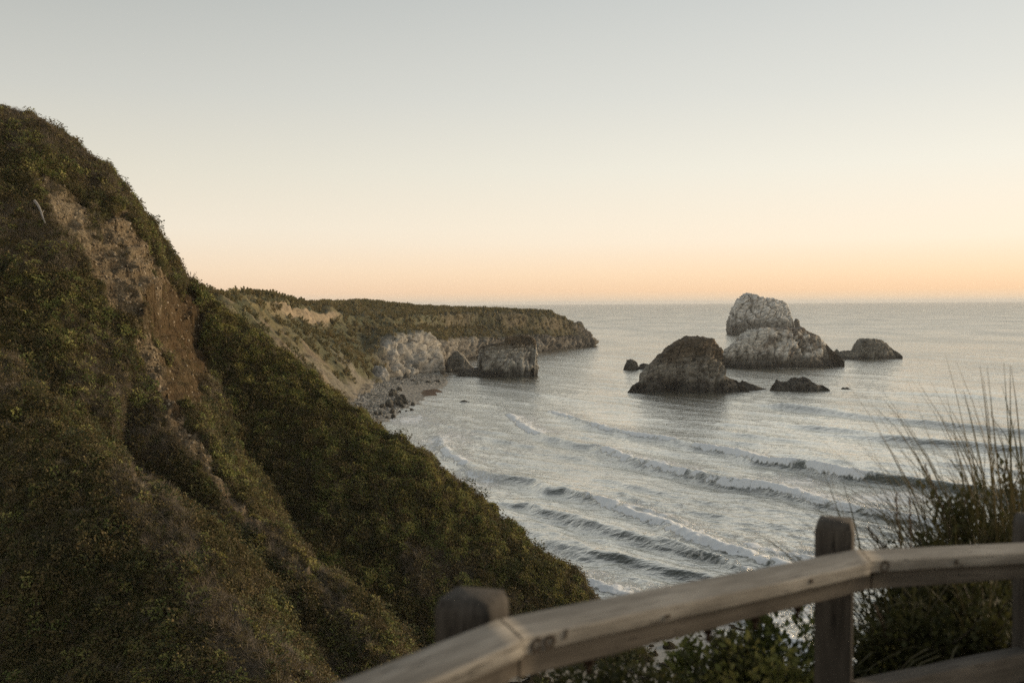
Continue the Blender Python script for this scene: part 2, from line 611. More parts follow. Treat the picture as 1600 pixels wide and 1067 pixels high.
    fr = t.ramp(lw.outputs['Facing'], [(.25, (.04, .04, .04, 1)), (.38, (.12, .12, .12, 1)), (.51, (.42, .42, .42, 1)), (.63, (.92, .92, .92, 1)), (.88, (.97, .97, .97, 1)), (.93, (.82, .82, .82, 1)), (.97, (.42, .42, .42, 1)), (1.0, (.20, .20, .20, 1))])
    fr = t.math('MULTIPLY', fr, t.math('SUBTRACT', 1.0, t.math('MULTIPLY', gust, .16)))
    fr = t.math('MULTIPLY', fr, t.math('SUBTRACT', 1.0, t.math('MULTIPLY', fm, .85)))
    ms = t.new('ShaderNodeMixShader')
    t.link(fr, ms.inputs[0])
    t.link(t.b.outputs[0], ms.inputs[1])
    t.link(gl.outputs[0], ms.inputs[2])
    t.link(ms.outputs[0], t.out.inputs['Surface'])
    nr, nc = X.shape
    o = mesh_obj('sea', P.reshape(-1, 3), grid_faces(nr, nc), t.m, attrs={'foam': foam.ravel(), 'chop': (.04 + .14 * smooth(150, 1200, Y)).ravel()})
    tag(o, 'grey green sea with pale reflections and rows of breaking waves', 'sea', kind='structure')


build_sea()

# ------------------------------------------------------------------ near beach (wet sand under the bluff)


def beach_height(X, Y):
    s1 = (X - 19.5) * -.995 + (Y - 90) * -.08
    s2 = (X - 15) * -.50 + (Y - 93.5) * -.866
    sd = -smax(-s1, -s2, 4.0)                       # metres inland of the water's edge
    curve = 1.6 * fbm(np.stack([X * .06, Y * .06, 0 * X], -1), 2, seed=3)
    return np.clip((sd + curve) * .055, -1.2, 2.2)


def build_beach():
    x = np.linspace(-30, 60, 220)
    y = np.linspace(30, 125, 220)
    X, Y = np.meshgrid(x, y)
    Z = beach_height(X, Y) + .02 * fbm(np.stack([X, Y, 0 * X], -1), 3, seed=4)
    t = NT('wet sand')
    p = t.pos()
    n = t.noise(p, 1.2, 7, .6)
    sp = t.new('ShaderNodeSeparateXYZ'); t.link(p, sp.inputs[0])
    wet = t.new('ShaderNodeMapRange'); t.link(sp.outputs[2], wet.inputs['Value'])
    wet.inputs['From Min'].default_value = .9
    wet.inputs['From Max'].default_value = .1
    c = t.ramp(n, [(.3, (.22, .20, .165, 1)), (.7, (.33, .30, .25, 1))])
    c = t.mix(t.math('MULTIPLY', wet.outputs[0], .6), c, (.12, .115, .10))
    rr = t.new('ShaderNodeMapRange'); t.link(wet.outputs[0], rr.inputs['Value'])
    rr.inputs['To Min'].default_value = .85
    rr.inputs['To Max'].default_value = .22
    t.base(c, rr.outputs[0], .5)
    t.bump(t.noise(t.mapped(p, (1, .4, 1)), 5, 4, .6), .35, .08)
    o = mesh_obj('beach', np.stack([X, Y, Z], -1).reshape(-1, 3), grid_faces(220, 220), t.m)
    tag(o, 'strip of grey wet sand below the wooden railing', 'beach', kind='structure')


build_beach()

# ------------------------------------------------------------------ hillside (steep overgrown spurs) and the ledge the railing stands on


def spur(X, Y, pts, r, near, far, n=220):
    """Height of a spur whose crest runs through pts; near / far are the side slopes towards and away from the viewer."""
    L = catmull(pts, n)
    best = np.full(X.shape, 1e9)
    zc = np.zeros(X.shape)
    sg = np.zeros(X.shape)
    for i in range(n - 1):
        ax, ay, az = L[i]
        tx, ty, tz = L[i + 1] - L[i]
        l2 = tx * tx + ty * ty + 1e-9
        u = np.clip(((X - ax) * tx + (Y - ay) * ty) / l2, 0, 1)
        dx, dy = X - ax - u * tx, Y - ay - u * ty
        d = dx * dx + dy * dy
        m = d < best
        best = np.where(m, d, best)
        zc = np.where(m, az + u * tz, zc)
        sg = np.where(m, dx * ty - dy * tx, sg)
    d = np.sqrt(best)
    sl = np.where(sg > 0, near, far)
    return zc - (np.sqrt(d * d + r * r) - r) * sl


def px_line(rows):
    a = np.array(rows, float)
    return at(a[:, 0], a[:, 1], a[:, 2])


SPUR_FAR = np.concatenate([[[-110, 92, 56]], px_line([(-120, 150, 88), (0, 172, 89), (60, 192, 90), (140, 242, 92), (200, 300, 94), (240, 352, 95), (262, 388, 95.5), (285, 432, 96),
                    (330, 470, 96.5), (400, 532, 95), (440, 562, 94), (500, 607, 92.5), (560, 652, 91), (620, 692, 90), (680, 732, 89), (740, 782, 88), (800, 827, 87),
                    (850, 867, 86), (885, 902, 85), (910, 942, 84), (985, 1010, 82), (1035, 1056, 80.5), (1070, 1090, 79)])])
SPUR_MID = np.concatenate([[[-75, 84, 47]], px_line([(60, 260, 85), (130, 330, 84), (165, 420, 81), (195, 500, 78), (225, 545, 76), (250, 590, 74), (280, 648, 72), (340, 745, 69), (400, 822, 66),
                    (470, 880, 63), (540, 935, 60), (600, 1032, 57), (650, 1110, 55)])])
SPUR_NEAR = np.concatenate([[[-60, 68, 36]], px_line([(-60, 520, 66), (60, 640, 62), (170, 730, 58), (250, 805, 55), (310, 930, 51), (400, 1042, 47), (460, 1110, 45)])])


# the line of the railing, as ground positions
RAIL = np.array([(-2.6, -0.6), (-1.16, 1.36), (-.05, 2.95), (1.32, 4.15), (2.42, 4.7), (6.0, 6.2), (14, 9)])


def ledge(X, Y):
    best = np.full(X.shape, 1e9)
    sg = np.zeros(X.shape)
    for i in range(len(RAIL) - 1):
        a, b = RAIL[i], RAIL[i + 1]
        t = b - a
        u = np.clip(((X - a[0]) * t[0] + (Y - a[1]) * t[1]) / (t @ t), 0, 1)
        dx, dy = X - a[0] - u * t[0], Y - a[1] - u * t[1]
        d = dx * dx + dy * dy
        m = d < best
        best = np.where(m, d, best)
        sg = np.where(m, np.sign(dx * t[1] - dy * t[0]), sg)
    d = np.sqrt(best) * -sg
    out = np.maximum(d - .25, 0)
    return 28.35 - .6 * smooth(-2.2, .1, d) - out * .85 - np.maximum(out - 3, 0) * .1


SOIL_POLYS = [
    [(52, 268), (90, 280), (128, 300), (150, 340), (158, 372), (168, 328), (200, 326), (222, 368), (243, 417), (270, 438), (302, 454), (322, 475), (328, 520), (330, 580), (318, 640), (290, 640),
     (270, 600), (262, 560), (240, 520), (215, 505), (190, 500), (160, 480), (140, 440), (118, 380), (80, 330)],
    [(205, 505), (240, 528), (266, 575), (282, 630), (304, 688), (288, 702), (256, 658), (230, 590)],
    [(280, 650), (316, 686), (358, 750), (410, 820), (392, 832), (334, 762), (292, 708)],
    [(440, 855), (490, 890), (545, 935), (535, 940), (480, 900)],
    [(190, 720), (215, 730), (250, 790), (262, 820), (246, 812), (215, 760)],
]
DRY_POLYS = [
    [(190, 690), (260, 760), (330, 900), (400, 1010), (430, 1067), (380, 1067), (300, 950), (240, 880), (170, 770)],
    [(330, 740), (400, 815), (470, 870), (540, 920), (600, 1030), (575, 1030), (520, 950), (440, 890), (360, 810)],
    [(620, 850), (690, 850), (740, 900), (700, 960), (640, 930)],
    [(0, 170), (60, 190), (150, 250), (210, 310), (190, 320), (110, 260), (0, 230)],
    [(100, 560), (210, 560), (300, 700), (220, 720), (130, 640)],
]


def hill_height(X, Y):
    zf = spur(X, Y, SPUR_FAR, 3.0, .95, 1.5)
    zm = spur(X, Y, SPUR_MID, 2.0, .92, 1.35)
    zn = spur(X, Y, SPUR_NEAR, 3.0, .80, 1.15)
    Z = smax(smax(zf, zm, 1.2), zn, 1.2)
    Z = np.maximum(Z, ledge(X, Y))
    return smax(Z, beach_height(X, Y) - .35 + 0 * X, .5)


def build_hill():
    x = np.concatenate([np.linspace(-120, -70, 60, endpoint=False), np.linspace(-70, 16, 430, endpoint=False), np.linspace(16, 60, 60)])
    y = np.concatenate([np.linspace(-14, 34, 130, endpoint=False), np.linspace(34, 104, 420, endpoint=False), np.linspace(104, 150, 60)])
    X, Y = np.meshgrid(x, y)
    Z = hill_height(X, Y)
    P = np.stack([X, Y, Z], -1)
    px, py = proj(P)
    q = P * 1.0
    jx = px + 16 * fbm(q * .35, 4, seed=61)
    jy = py + 16 * fbm(q * .35 + 40, 4, seed=62)
    soil = np.zeros(X.shape)
    inner = Y > 40
    for pl in SOIL_POLYS:
        soil = np.maximum(soil, (in_poly(jx, jy, pl) & inner).astype(float))
    dry = np.zeros(X.shape)
    for pl in DRY_POLYS:
        dry = np.maximum(dry, (in_poly(jx, jy, pl) & inner).astype(float))
    dry = np.clip(dry * .8 + .75 * smooth(.10, .5, fbm(q * .14, 4, seed=66)), 0, 1)
    ground = smooth(-.4, .6, Z - beach_height(X, Y)) * smooth(.2, 1.2, 28.3 - Z + (Y > 8) * 60)
    N = grid_normals(P)
    N = np.where(N[..., 2:3] < 0, -N, N)
    far = smooth(6, 20, Y)
    b1, b2, bid = worley(q * .8 + fbm(q * .6, 2, seed=73)[..., None] * .5, 79)
    bulge = .55 * fbm(q * .16, 3, seed=70) + .42 * fbm(q * .5, 3, seed=71) + .16 * fbm(q * 1.3, 3, seed=72) + .85 * (.55 - b1) * (.4 + bid)
    w1, w2, wid = worley(q * 0.9 + fbm(q * .5, 2, seed=75)[..., None] * .4, 77)
    crag = .55 * fbm(q * np.array([.5, .5, .9]), 4, seed=74, ridged=True) + .22 * (wid - .5) - .22 * smooth(.14, 0, w2 - w1)
    disp = far * (bulge * (1 - soil) + (crag * 1.25 - .45) * soil)
    P = P + N * disp[..., None]
    facing = ((EYE - P) * N).sum(-1) / np.linalg.norm(EYE - P, axis=-1)
    frame = (px > -130) & (px < 1180) & (py > 60) & (py < 1180) & (Y > 30)
    seen = frame * smooth(-.35, -.1, facing)
    veg = ground * (1 - soil)
    lush = smooth(-.15, .35, fbm(q * .22, 3, seed=80)) * .6 + .4 * in_poly(jx, jy, [(270, 640), (330, 480), (420, 545), (620, 690), (920, 940), (1040, 1067), (600, 1060), (480, 890), (340, 745)])
    lush = np.clip(lush, 0, 1)
    recess_shade = (in_poly(jx, jy, [(205, 500), (232, 440), (300, 440), (340, 470), (340, 660), (275, 655), (245, 560)]) & inner).astype(float)  # gully recess where shade is painted into the soil colour
    at_ = {'soil': soil.ravel(), 'recess_shade': recess_shade.ravel(), 'dry': dry.ravel(), 'stone': (soil * seen * (1 - .8 * recess_shade)).ravel(),
           'green': (veg * seen * (.35 + .65 * (1 - dry))).ravel(),
           'dryg': (veg * seen * (.08 + .92 * dry ** 1.5)).ravel(),
           'scrub': (veg * seen * (.15 + .85 * dry) + .45 * soil * seen * smooth(.05, .4, fbm(q * .6 + 5, 3, seed=84))).ravel(),
           'tips': (veg * seen * (1 - .75 * smooth(330, 120, px + .25 * (1000 - py)) * smooth(560, 760, py)) * (.25 + .75 * lush) * smooth(-.05, .45, fbm(q * 1.0, 3, seed=85) + .45 * fbm(q * .2, 2, seed=86) + .5 * (.5 - b1))).ravel(),  # light tips thinned at the lower left, standing in for shade
           'crest': (veg * seen * in_poly(jx, jy, [(318, 462), (440, 545), (620, 680), (800, 815), (925, 940), (880, 950), (760, 868), (560, 735), (400, 620), (315, 530)]) * smooth(-.3, .2, fbm(q * .8, 3, seed=87)) + .45 * veg * seen * in_poly(jx, jy, [(330, 735), (480, 872), (610, 1030), (560, 1045), (440, 905), (320, 785)]) * smooth(-.2, .3, fbm(q * .8, 3, seed=88))).ravel(),  # bands of brighter leaves imitating sunlight on the spur crests
           'yellow': (veg * seen * smooth(.05, .5, fbm(q * .18 + 7, 3, seed=81)) * smooth(560, 820, py)).ravel(),
           'white': (veg * seen * in_poly(jx, jy, [(300, 560), (420, 560), (600, 720), (720, 880), (560, 900), (380, 760)])).ravel()}
    t = NT('hillside soil')
    p = t.pos()
    n = t.noise(p, 1.1, 8, .66)
    n2 = t.noise(t.mapped(p, (1, 1, .5)), 4.0, 6, .7)
    so = t.ramp(n, [(.30, (.11, .080, .046, 1)), (.46, (.28, .215, .128, 1)), (.60, (.44, .35, .22, 1)), (.75, (.56, .47, .33, 1))])
    big = t.noise(p, .12, 3, .6)
    so = t.mix(t.ramp(big, [(.35, (0, 0, 0, 1)), (.65, (1, 1, 1, 1))]), so, t.mix(1.0, so, (.72, .60, .50), 'MULTIPLY'))
    so = t.mix(.45, so, t.ramp(n2, [(.3, (.06, .045, .03, 1)), (.7, (.36, .30, .21, 1))]))
    so = t.mix(t.attr('recess_shade'), so, t.mix(1.0, so, (.50, .46, .40), 'MULTIPLY'))  # soil darkened to stand in for the recess shade
    ve = t.ramp(n2, [(.3, (.022, .020, .012, 1)), (.6, (.055, .045, .026, 1)), (.75, (.09, .075, .045, 1))])
    c = t.mix(t.attr('soil'), ve, so)
    t.base(c, .95, .1)
    t.bump(t.math('ADD', n, t.math('MULTIPLY', n2, .7)), 1.0, .7)
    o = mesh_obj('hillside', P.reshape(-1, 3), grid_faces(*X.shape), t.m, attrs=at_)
    tag(o, 'steep overgrown hillside with spurs and a bare crumbling soil face', 'hillside', kind='structure')
    return o


HILL = build_hill()


# ------------------------------------------------------------------ headland round the cove
# each station: foot, top of the lower cliff, base of the upper soil band, cliff edge, skyline  (px, py, y)
STATIONS = [
    [(500, 690, 235), (430, 610, 238), (350, 510, 240), (325, 485, 242), (300, 462, 246)],
    [(520, 650, 262), (465, 590, 262), (385, 500, 262), (365, 478, 264), (345, 460, 268)],
    [(545, 627, 287), (500, 575, 287), (420, 500, 290), (405, 474, 293), (390, 459, 298)],
    [(562, 612, 315), (530, 572, 318), (455, 502, 326), (445, 477, 330), (440, 465, 338)],
    [(580, 600, 345), (555, 566, 350), (505, 512, 366), (495, 489, 374), (490, 476, 400)],
    [(592, 594, 368), (575, 556, 384), (545, 514, 410), (540, 492, 420), (540, 473, 500)],
    [(604, 592, 384), (592, 536, 396), (585, 517, 430), (583, 497, 440), (572, 471, 540)],
    [(625, 590, 393), (615, 528, 402), (622, 510, 450), (622, 497, 460), (615, 475, 560)],
    [(655, 588, 402), (650, 527, 412), (655, 508, 480), (655, 492, 490), (650, 479.5, 590)],
    [(682, 586, 412), (676, 536, 430), (682, 512, 520), (684, 492, 530), (684, 481, 610)],
    [(693, 573, 462), (694, 535, 480), (705, 513, 550), (707, 492, 556), (706, 481.5, 615)],
    [(700, 566, 508), (712, 530, 530), (727, 512, 570), (728, 492, 576), (728, 482.3, 620)],
    [(735, 560, 545), (742, 532, 560), (748, 513, 590), (750, 491, 596), (750, 483, 630)],
    [(780, 556, 572), (782, 530, 585), (785, 513, 605), (786, 491, 612), (786, 484, 640)],
    [(815, 551, 600), (815, 528, 612), (815, 512, 625), (815, 493, 630), (815, 485.5, 650)],
    [(845, 549, 620), (843, 527, 628), (840, 512, 636), (838, 495, 640), (836, 486.3, 655)],
    [(872, 545, 645), (865, 528, 648), (858, 513, 652), (855, 496, 655), (852, 487, 664)],
    [(895, 542, 668), (884, 526, 668), (876, 514, 668), (870, 500, 668), (864, 488, 670)],
    [(912, 541, 684), (902, 527, 682), (893, 517, 680), (886, 509, 678), (874, 495, 676)],
    [(924, 540, 694), (918, 531, 694), (912, 523, 692), (905, 515, 690), (893, 506, 688)],
    [(926, 538, 705), (921, 530, 704), (916, 524, 704), (908, 517, 704), (900, 510, 704)],
    [(924, 537, 725), (919, 531, 725), (914, 526, 725), (905, 520, 725), (890, 512, 725)],
]


def build_headland():
    A = np.array(STATIONS, float)
    W = at(A[..., 0], A[..., 1], A[..., 2])
    W[:, 0, 2] = np.minimum(W[:, 0, 2], 1.0)
    foot_out = W[:, 0] + (W[:, 0] - W[:, 1]) * np.array([.3, .3, 0]) / 1.0
    foot_out[:, 2] = -2.0
    back = W[:, 4] + np.array([-60, 160, -6])
    W = np.concatenate([foot_out[:, None], W, back[:, None]], 1)
    M = []
    prof_t = np.array([0, .10, .36, .56, .74, .90, 1.0])
    nt = 120
    tt = np.concatenate([np.linspace(0, .9, nt - 8), np.linspace(.91, 1, 8)])
    for k in range(len(W)):
        M.append(np.stack([np.interp(tt, prof_t, W[k, :, c]) for c in range(3)], 1))
    M = np.array(M)                                                   # stations x profile x 3
    arc = np.concatenate([[0], np.cumsum(np.linalg.norm(np.diff(W[:, 1, :2], axis=0), axis=1))])
    ns = 620
    ss = np.linspace(0, arc[-1], ns)
    G = np.stack([[np.interp(ss, arc, M[:, j, c]) for c in range(3)] for j in range(nt)], 0)   # nt x 3 x ns
    G = np.transpose(G, (2, 0, 1))
    for _ in range(8):                                                # soften the corners between stations
        G[1:-1] = .25 * G[:-2] + .5 * G[1:-1] + .25 * G[2:]
    for _ in range(2):
        G[:, 1:-1] = .25 * G[:, :-2] + .5 * G[:, 1:-1] + .25 * G[:, 2:]
    T = np.repeat(tt[None], ns, 0)
    st = np.interp(ss, arc, np.arange(len(W)))
    ST = np.repeat(st[:, None], nt, 1)
    N = grid_normals(G)
    flip = (N * (G - EYE)).sum(-1).mean() > 0
    if flip:
        N = -N
    q = G.copy()
    wv = fbm(q * .03, 3, seed=101)
    # which stretch is slope, which is rock
    slope_part = smooth(6.3, 4.8, ST)                                 # the overgrown slope above the shingle
    pale = smooth(5.6, 6.2, ST) * smooth(9.6, 8.8, ST)
    lowcliff = smooth(.40, .33, T + .06 * wv)
    rock = lowcliff * (1 - slope_part) + slope_part * smooth(.16, .11, T + .05 * wv) * .6
    rockm = np.clip(rock + smooth(17.0, 19.0, ST) * smooth(.95, .7, T), 0, 1)
    band = smooth(.53, .57, T + .05 * wv) * smooth(.755, .735, T + .02 * wv)
    gaps = smooth(-.28, .1, fbm(np.stack([ss[:, None] * .03 + 0 * T, T * 2.5, 0 * T], -1), 3, seed=103))
    soil = band * gaps * smooth(19, 17.5, ST) * (.30 + .60 * smooth(8, 6, ST) + .08 * smooth(11, 14, ST))
    # fluting of the soil band and gullies on the slope, running down
    flute = fbm(np.stack([ss[:, None] * .16 + 0 * T, T * 1.2, 0 * T], -1), 4, seed=104, ridged=True)
    gully = fbm(np.stack([ss[:, None] * .075 + T * 2.2, T * 1.3, 0 * T + 4], -1), 4, seed=105, ridged=True)
    crag = fbm(q * .085, 6, .58, seed=106, ridged=True)
    w1, w2, wid = worley(q * .16 + fbm(q * .1, 3, seed=107)[..., None] * .6, 108)
    lumps = fbm(q * .22, 4, seed=109)
    top = smooth(.78, .95, T)
    hl = q @ np.array([.5, .3, .8]) * .22 + 1.2 * fbm(q * .05, 3, seed=119)
    hsaw = (hl - np.floor(hl)) ** 1.5
    x1, x2, xid = worley(q * .42 + fbm(q * .2, 2, seed=117)[..., None] * .5, 118)
    disp = rockm * (4.2 * crag + 2.4 * (wid - .5) - .9 * smooth(.12, 0, w2 - w1) + 1.2 * (xid - .5) + 1.8 * hsaw + 1.2 * lumps) \
        + (1 - rockm) * (1 - top) * ((1.9 * gully * (1 - .5 * smooth(8, 10, ST)) + .3 * flute) * (1 - .5 * soil) + 1.0 * lumps) + soil * .6 * flute \
        + top * .55 * (lumps + .3) * smooth(20, 18, ST) + .35 * smooth(.70, .76, T) * lumps
    disp *= smooth(0.0, .12, T) * .9 + .1
    fade = smooth(1.2, 2.2, ST)
    G = G + N * disp[..., None]
    pxs, pys = proj(G)
    scree = slope_part * smooth(.08, .32, fbm(np.stack([ss[:, None] * .07 + T * 2.4, T * .8, 0 * T + 8], -1), 4, seed=111) + .35 * smooth(.3, .1, T)) * smooth(.52, .28, T)
    bare2 = slope_part * smooth(3.6, 2.4, ST) * smooth(.28, .42, fbm(np.stack([ss[:, None] * .06 + T * 3, T * 1.0, 0 * T], -1), 3, seed=112) + .25 * smooth(.7, .5, T))
    veg_n = fbm(q * .07, 4, seed=113)
    veg_f = fbm(q * .45, 3, seed=114)

    def lerp(a, b, m):
        return a * (1 - m[..., None]) + np.array(b) * m[..., None]
    C = np.zeros(G.shape) + np.array([.115, .108, .050])
    C = lerp(C, [.19, .155, .072], smooth(-.1, .5, veg_n))
    C = lerp(C, [.060, .068, .032], smooth(.05, .45, veg_f + .5 * smooth(.3, -.3, gully)) * .8)
    C = lerp(C, [.13, .11, .05], top * .6)
    C = lerp(C, [.36, .275, .175], np.clip(soil * 1.1, 0, 1) * (.75 + .25 * smooth(-.4, .4, flute)))
    C = lerp(C, [.24, .18, .115], np.clip(bare2, 0, 1) * .8 * smooth(-.1, .3, fbm(q * .2, 4, seed=121)))
    C = lerp(C, [.27, .235, .18], scree * .75)
    pal = np.zeros(G.shape) + np.array([.13, .115, .092])
    pal = lerp(pal, [.43, .40, .345], pale * smooth(-.45, .2, crag + .4 * lumps))
    pal = lerp(pal, [.33, .30, .25], (1 - pale) * smooth(.1, .6, fbm(q * .05, 3, seed=116) + .5 * smooth(14.5, 11, ST)) * .7)
    C = np.where(rockm[..., None] > 0, C * (1 - rockm[..., None]) + pal * rockm[..., None], C)
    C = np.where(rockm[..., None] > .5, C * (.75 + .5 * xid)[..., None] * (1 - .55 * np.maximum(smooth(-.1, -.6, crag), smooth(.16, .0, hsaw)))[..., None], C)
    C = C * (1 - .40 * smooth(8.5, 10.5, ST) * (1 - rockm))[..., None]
    wetm = smooth(2.6, .6, G[..., 2] + 1.0 * lumps)
    C = lerp(C, [.045, .042, .036], wetm * rockm * .9)
    green = (1 - rockm) * (1 - np.clip(soil * 1.2, 0, 1)) * (1 - scree) * (1 - bare2 * .8)
    shr = green * (pxs > 250) * (pxs < 960) * smooth(.05, .4, veg_f + .35 * top + .1)
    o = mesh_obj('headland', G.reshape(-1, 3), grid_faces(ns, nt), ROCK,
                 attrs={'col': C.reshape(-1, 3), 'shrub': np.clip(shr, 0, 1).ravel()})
    tag(o, 'long flat topped headland with green slopes and pale cliffs round the cove', 'headland', kind='structure')
    return o


HEAD = build_headland()

# ------------------------------------------------------------------ shingle shore at the head of the cove


def build_shingle():
    water = on_sea([480, 540, 590, 612, 634, 650, 668, 690, 700], [720, 690, 657, 650, 640, 626, 617, 606, 596])[:, :2]
    inner = at(np.array([430, 500, 540, 556, 575, 590, 612, 650, 690]), np.array([690, 660, 628, 614, 601, 590, 586, 584, 584]),
               np.array([236, 262, 290, 318, 348, 372, 392, 408, 420]))
    inner = inner[:, :2] + np.array([-3, 4])
    nt, ns = 40, 160
    a, b = catmull(water, ns), catmull(inner, ns)
    out = a + (a - b) * .25
    u = np.linspace(0, 1, nt)[None, :, None]
    XY = out[:, None] * (1 - u) + b[:, None] * u
    Z = np.interp(np.linspace(0, 1, nt), [0, .2, .35, 1], [-.9, .02, .45, 2.6])[None] + 0 * XY[..., 0]
    P = np.concatenate([XY, Z[..., None]], -1)
    P[..., 2] += .35 * fbm(P * .12, 4, seed=130) * smooth(.1, .5, u[..., 0])
    t = NT('shingle')
    p = t.pos()
    v = t.new('ShaderNodeTexVoronoi')
    v.inputs['Scale'].default_value = 1.1
    t.link(p, v.inputs['Vector'])
    c = t.ramp(t.noise(v.outputs['Color'], 3.0, 1), [(.3, (.16, .145, .12, 1)), (.6, (.33, .31, .27, 1)), (.75, (.46, .44, .39, 1))])
    t.base(c, .9, .2)
    t.bump(t.math('SUBTRACT', 1.0, v.outputs['Distance']), .8, .4)
    o = mesh_obj('shingle_beach', P.reshape(-1, 3), grid_faces(ns, nt), t.m)
    tag(o, 'grey shingle shore at the foot of the green slope in the cove', 'beach', kind='structure')
    # spit of sand with red brown weed
    w = on_sea([627, 634, 645, 665, 684, 692, 680, 662, 640], [612, 606, 604, 604, 606, 611, 618, 620, 621])
    c0 = w.mean(0)
    K = catmull(np.concatenate([w, w[:1]]), 80)
    rings = np.linspace(0, 1, 12)
    Q = c0[None, None] + (K[:, None] - c0) * rings[None, :, None]
    Q[..., 2] = .42 * (1 - rings[None] ** 3) - .10 + .10 * fbm(Q * .3, 3, seed=140)
    pq, _ = proj(Q)
    weed = smooth(648, 668, pq + 9 * fbm(Q * .4, 3, seed=141))[..., None]
    Cc = np.array([.27, .235, .165]) * (1 - weed) + np.array([.115, .070, .042]) * weed
    o = mesh_obj('sand_spit', Q.reshape(-1, 3), grid_faces(80, 12), ROCK, attrs={'col': Cc.reshape(-1, 3)})
    tag(o, 'low spit of sand covered with red brown seaweed in the cove', 'sand spit', kind='structure')
    return o


build_shingle()

# ================================================================== SEA ROCKS


def lofted_rock(name, sil, base_py, depth, label, colour, group=None, seed=1, amp=.05, ns=150, nt=90, boxy=.55, up=.55, cat='sea rock',
                sharp=.5, shapefn=None, lean=0.0, detail=1.0):
    """Rock from its skyline: sil = skyline pixels from left to right, base_py = waterline pixel, depth = half depth in metres."""
    sil = np.array(sil, float)
    mid = sil[:, 0].mean()
    Dp = on_sea([mid], [base_py])[0, 1]
    zr = np.maximum((base_py - sil[:, 1]) / F * Dp, 0)
    zmax = zr.max()
    dh = depth * np.clip(zr / zmax, 0.02, 1) ** .6
    yc = Dp + dh
    P0 = at(sil[:, 0], sil[:, 1], yc)
    L = catmull(np.concatenate([P0, dh[:, None]], 1), ns)
    # run the ends down under water
    first, last = L[0].copy(), L[-1].copy()
    first[2] = last[2] = -2.0
    L = np.concatenate([[first], L, [last]])
    n = len(L)
    t = np.linspace(0, math.pi, nt)
    c, s_ = np.cos(t), np.sin(t)
    cy = np.sign(c) * np.abs(c) ** boxy
    sz = np.abs(s_) ** up
    P = np.zeros((n, nt, 3))
    P[..., 0] = L[:, None, 0]
    P[..., 1] = Dp + L[:, None, 3] * (1 - cy[None] * (1 + .18 * (1 - sz[None])))
    P[..., 2] = -2.0 + (L[:, None, 2] + 2.0) * sz[None]
    # broken faces: slice the mass by slanting planes
    rf = np.random.default_rng(seed * 13 + 5)
    cc = np.array([P[..., 0].mean(), P[..., 1].mean(), 0.0])
    hh = np.array([np.ptp(P[..., 0]) / 2, np.ptp(P[..., 1]) / 2, zmax])
    U = (P - cc) / hh
    apex = U[:, nt // 2, 1][:, None]
    for _ in range(40):
        face = -1.0 if rf.random() < .8 else 1.0
        nv = np.array([rf.normal(0, .75), face * rf.uniform(.7, 1.2), rf.uniform(-.25, .8)])
        nv /= np.linalg.norm(nv)
        dd = U @ nv
        o_ = dd.max() * rf.uniform(.66, .93)
        push = np.maximum(0, dd - o_) / nv[1]
        half = np.arange(nt) < nt // 2 if face < 0 else np.arange(nt) > nt // 2
        U[:, half, 1] -= push[:, half]
    U[:, :nt // 2, 1] = np.minimum(U[:, :nt // 2, 1], apex)
    U[:, nt // 2 + 1:, 1] = np.maximum(U[:, nt // 2 + 1:, 1], apex)
    P = U * hh + cc
    N = grid_normals(P)
    ctr = P.mean((0, 1))
    if (N * (P - ctr)).sum(-1).mean() < 0:
        N = -N
    q = P / zmax * 16.0 * detail
    w1, w2, wid = worley(q * .22 + .5 * fbm(q * .12, 3, seed=seed + 5)[..., None], seed)
    v1, v2, vid = worley(q * .6 + .4 * fbm(q * .3, 2, seed=seed + 6)[..., None], seed + 3)
    crag = fbm(q * np.array([.16, .16, .30]), 6, .58, seed=seed + 7, ridged=True)
    small = fbm(q * .8, 4, seed=seed + 9)
    fine = fbm(q * 1.6, 4, .6, seed=seed + 12, ridged=True)
    sd_ = np.array([.35 * math.sin(seed), .3, .9]) / 1.02
    lay = (q @ sd_) * .75 + 1.1 * fbm(q * .15, 3, seed=seed + 15)
    lay2 = (q @ np.array([.8, .2, -.5])) * .42 + 1.3 * fbm(q * .12, 3, seed=seed + 16)
    saw = (lay - np.floor(lay)) ** 1.6
    saw2 = (lay2 - np.floor(lay2)) ** 1.4
    d = amp * zmax * (2.4 * crag + sharp * 1.5 * (wid - .5) - sharp * .6 * smooth(.10, 0, w2 - w1) + .6 * (vid - .5) + .45 * small + .45 * fine + .8 * saw + 1.1 * saw2)
    edge = smooth(0, .10, sz)[None] * np.ones((n, 1))
    top = smooth(.75, 1.0, sz)[None]
    d = d * (1 - .45 * top) - amp * zmax * .25
    d = d * np.clip(np.maximum(L[:, 2], 0) / zmax * 1.1, .22, 1)[:, None]
    cl = (q @ np.array([.9, .15, .35])) * .16 + .9 * fbm(q * .10, 3, seed=seed + 18)
    cleft = smooth(.10, .0, np.abs(cl - np.round(cl))) * smooth(-.1, .35, fbm(q * .09 + 3, 2, seed=seed + 19) + .15)
    d = d - 1.6 * amp * zmax * cleft * np.clip(L[:, 2] / zmax, .1, 1)[:, None]
    if shapefn is not None:
        d = d + shapefn(P)
    P2 = P + N * (d * edge)[..., None]
    N2 = grid_normals(P2)
    if (N2 * (P2 - ctr)).sum(-1).mean() < 0:
        N2 = -N2
    C = colour(P2, N2, dict(crag=crag, wid=wid, vid=vid, small=small, zmax=zmax, q=q))
    C = C * (1 - .55 * np.maximum.reduce([smooth(-.10, -.55, crag), smooth(.16, .0, saw), .9 * smooth(.12, 0, saw2), 1.1 * cleft]))[..., None] * (.86 + .28 * vid)[..., None] * (1 + .35 * fine)[..., None] * 1.35
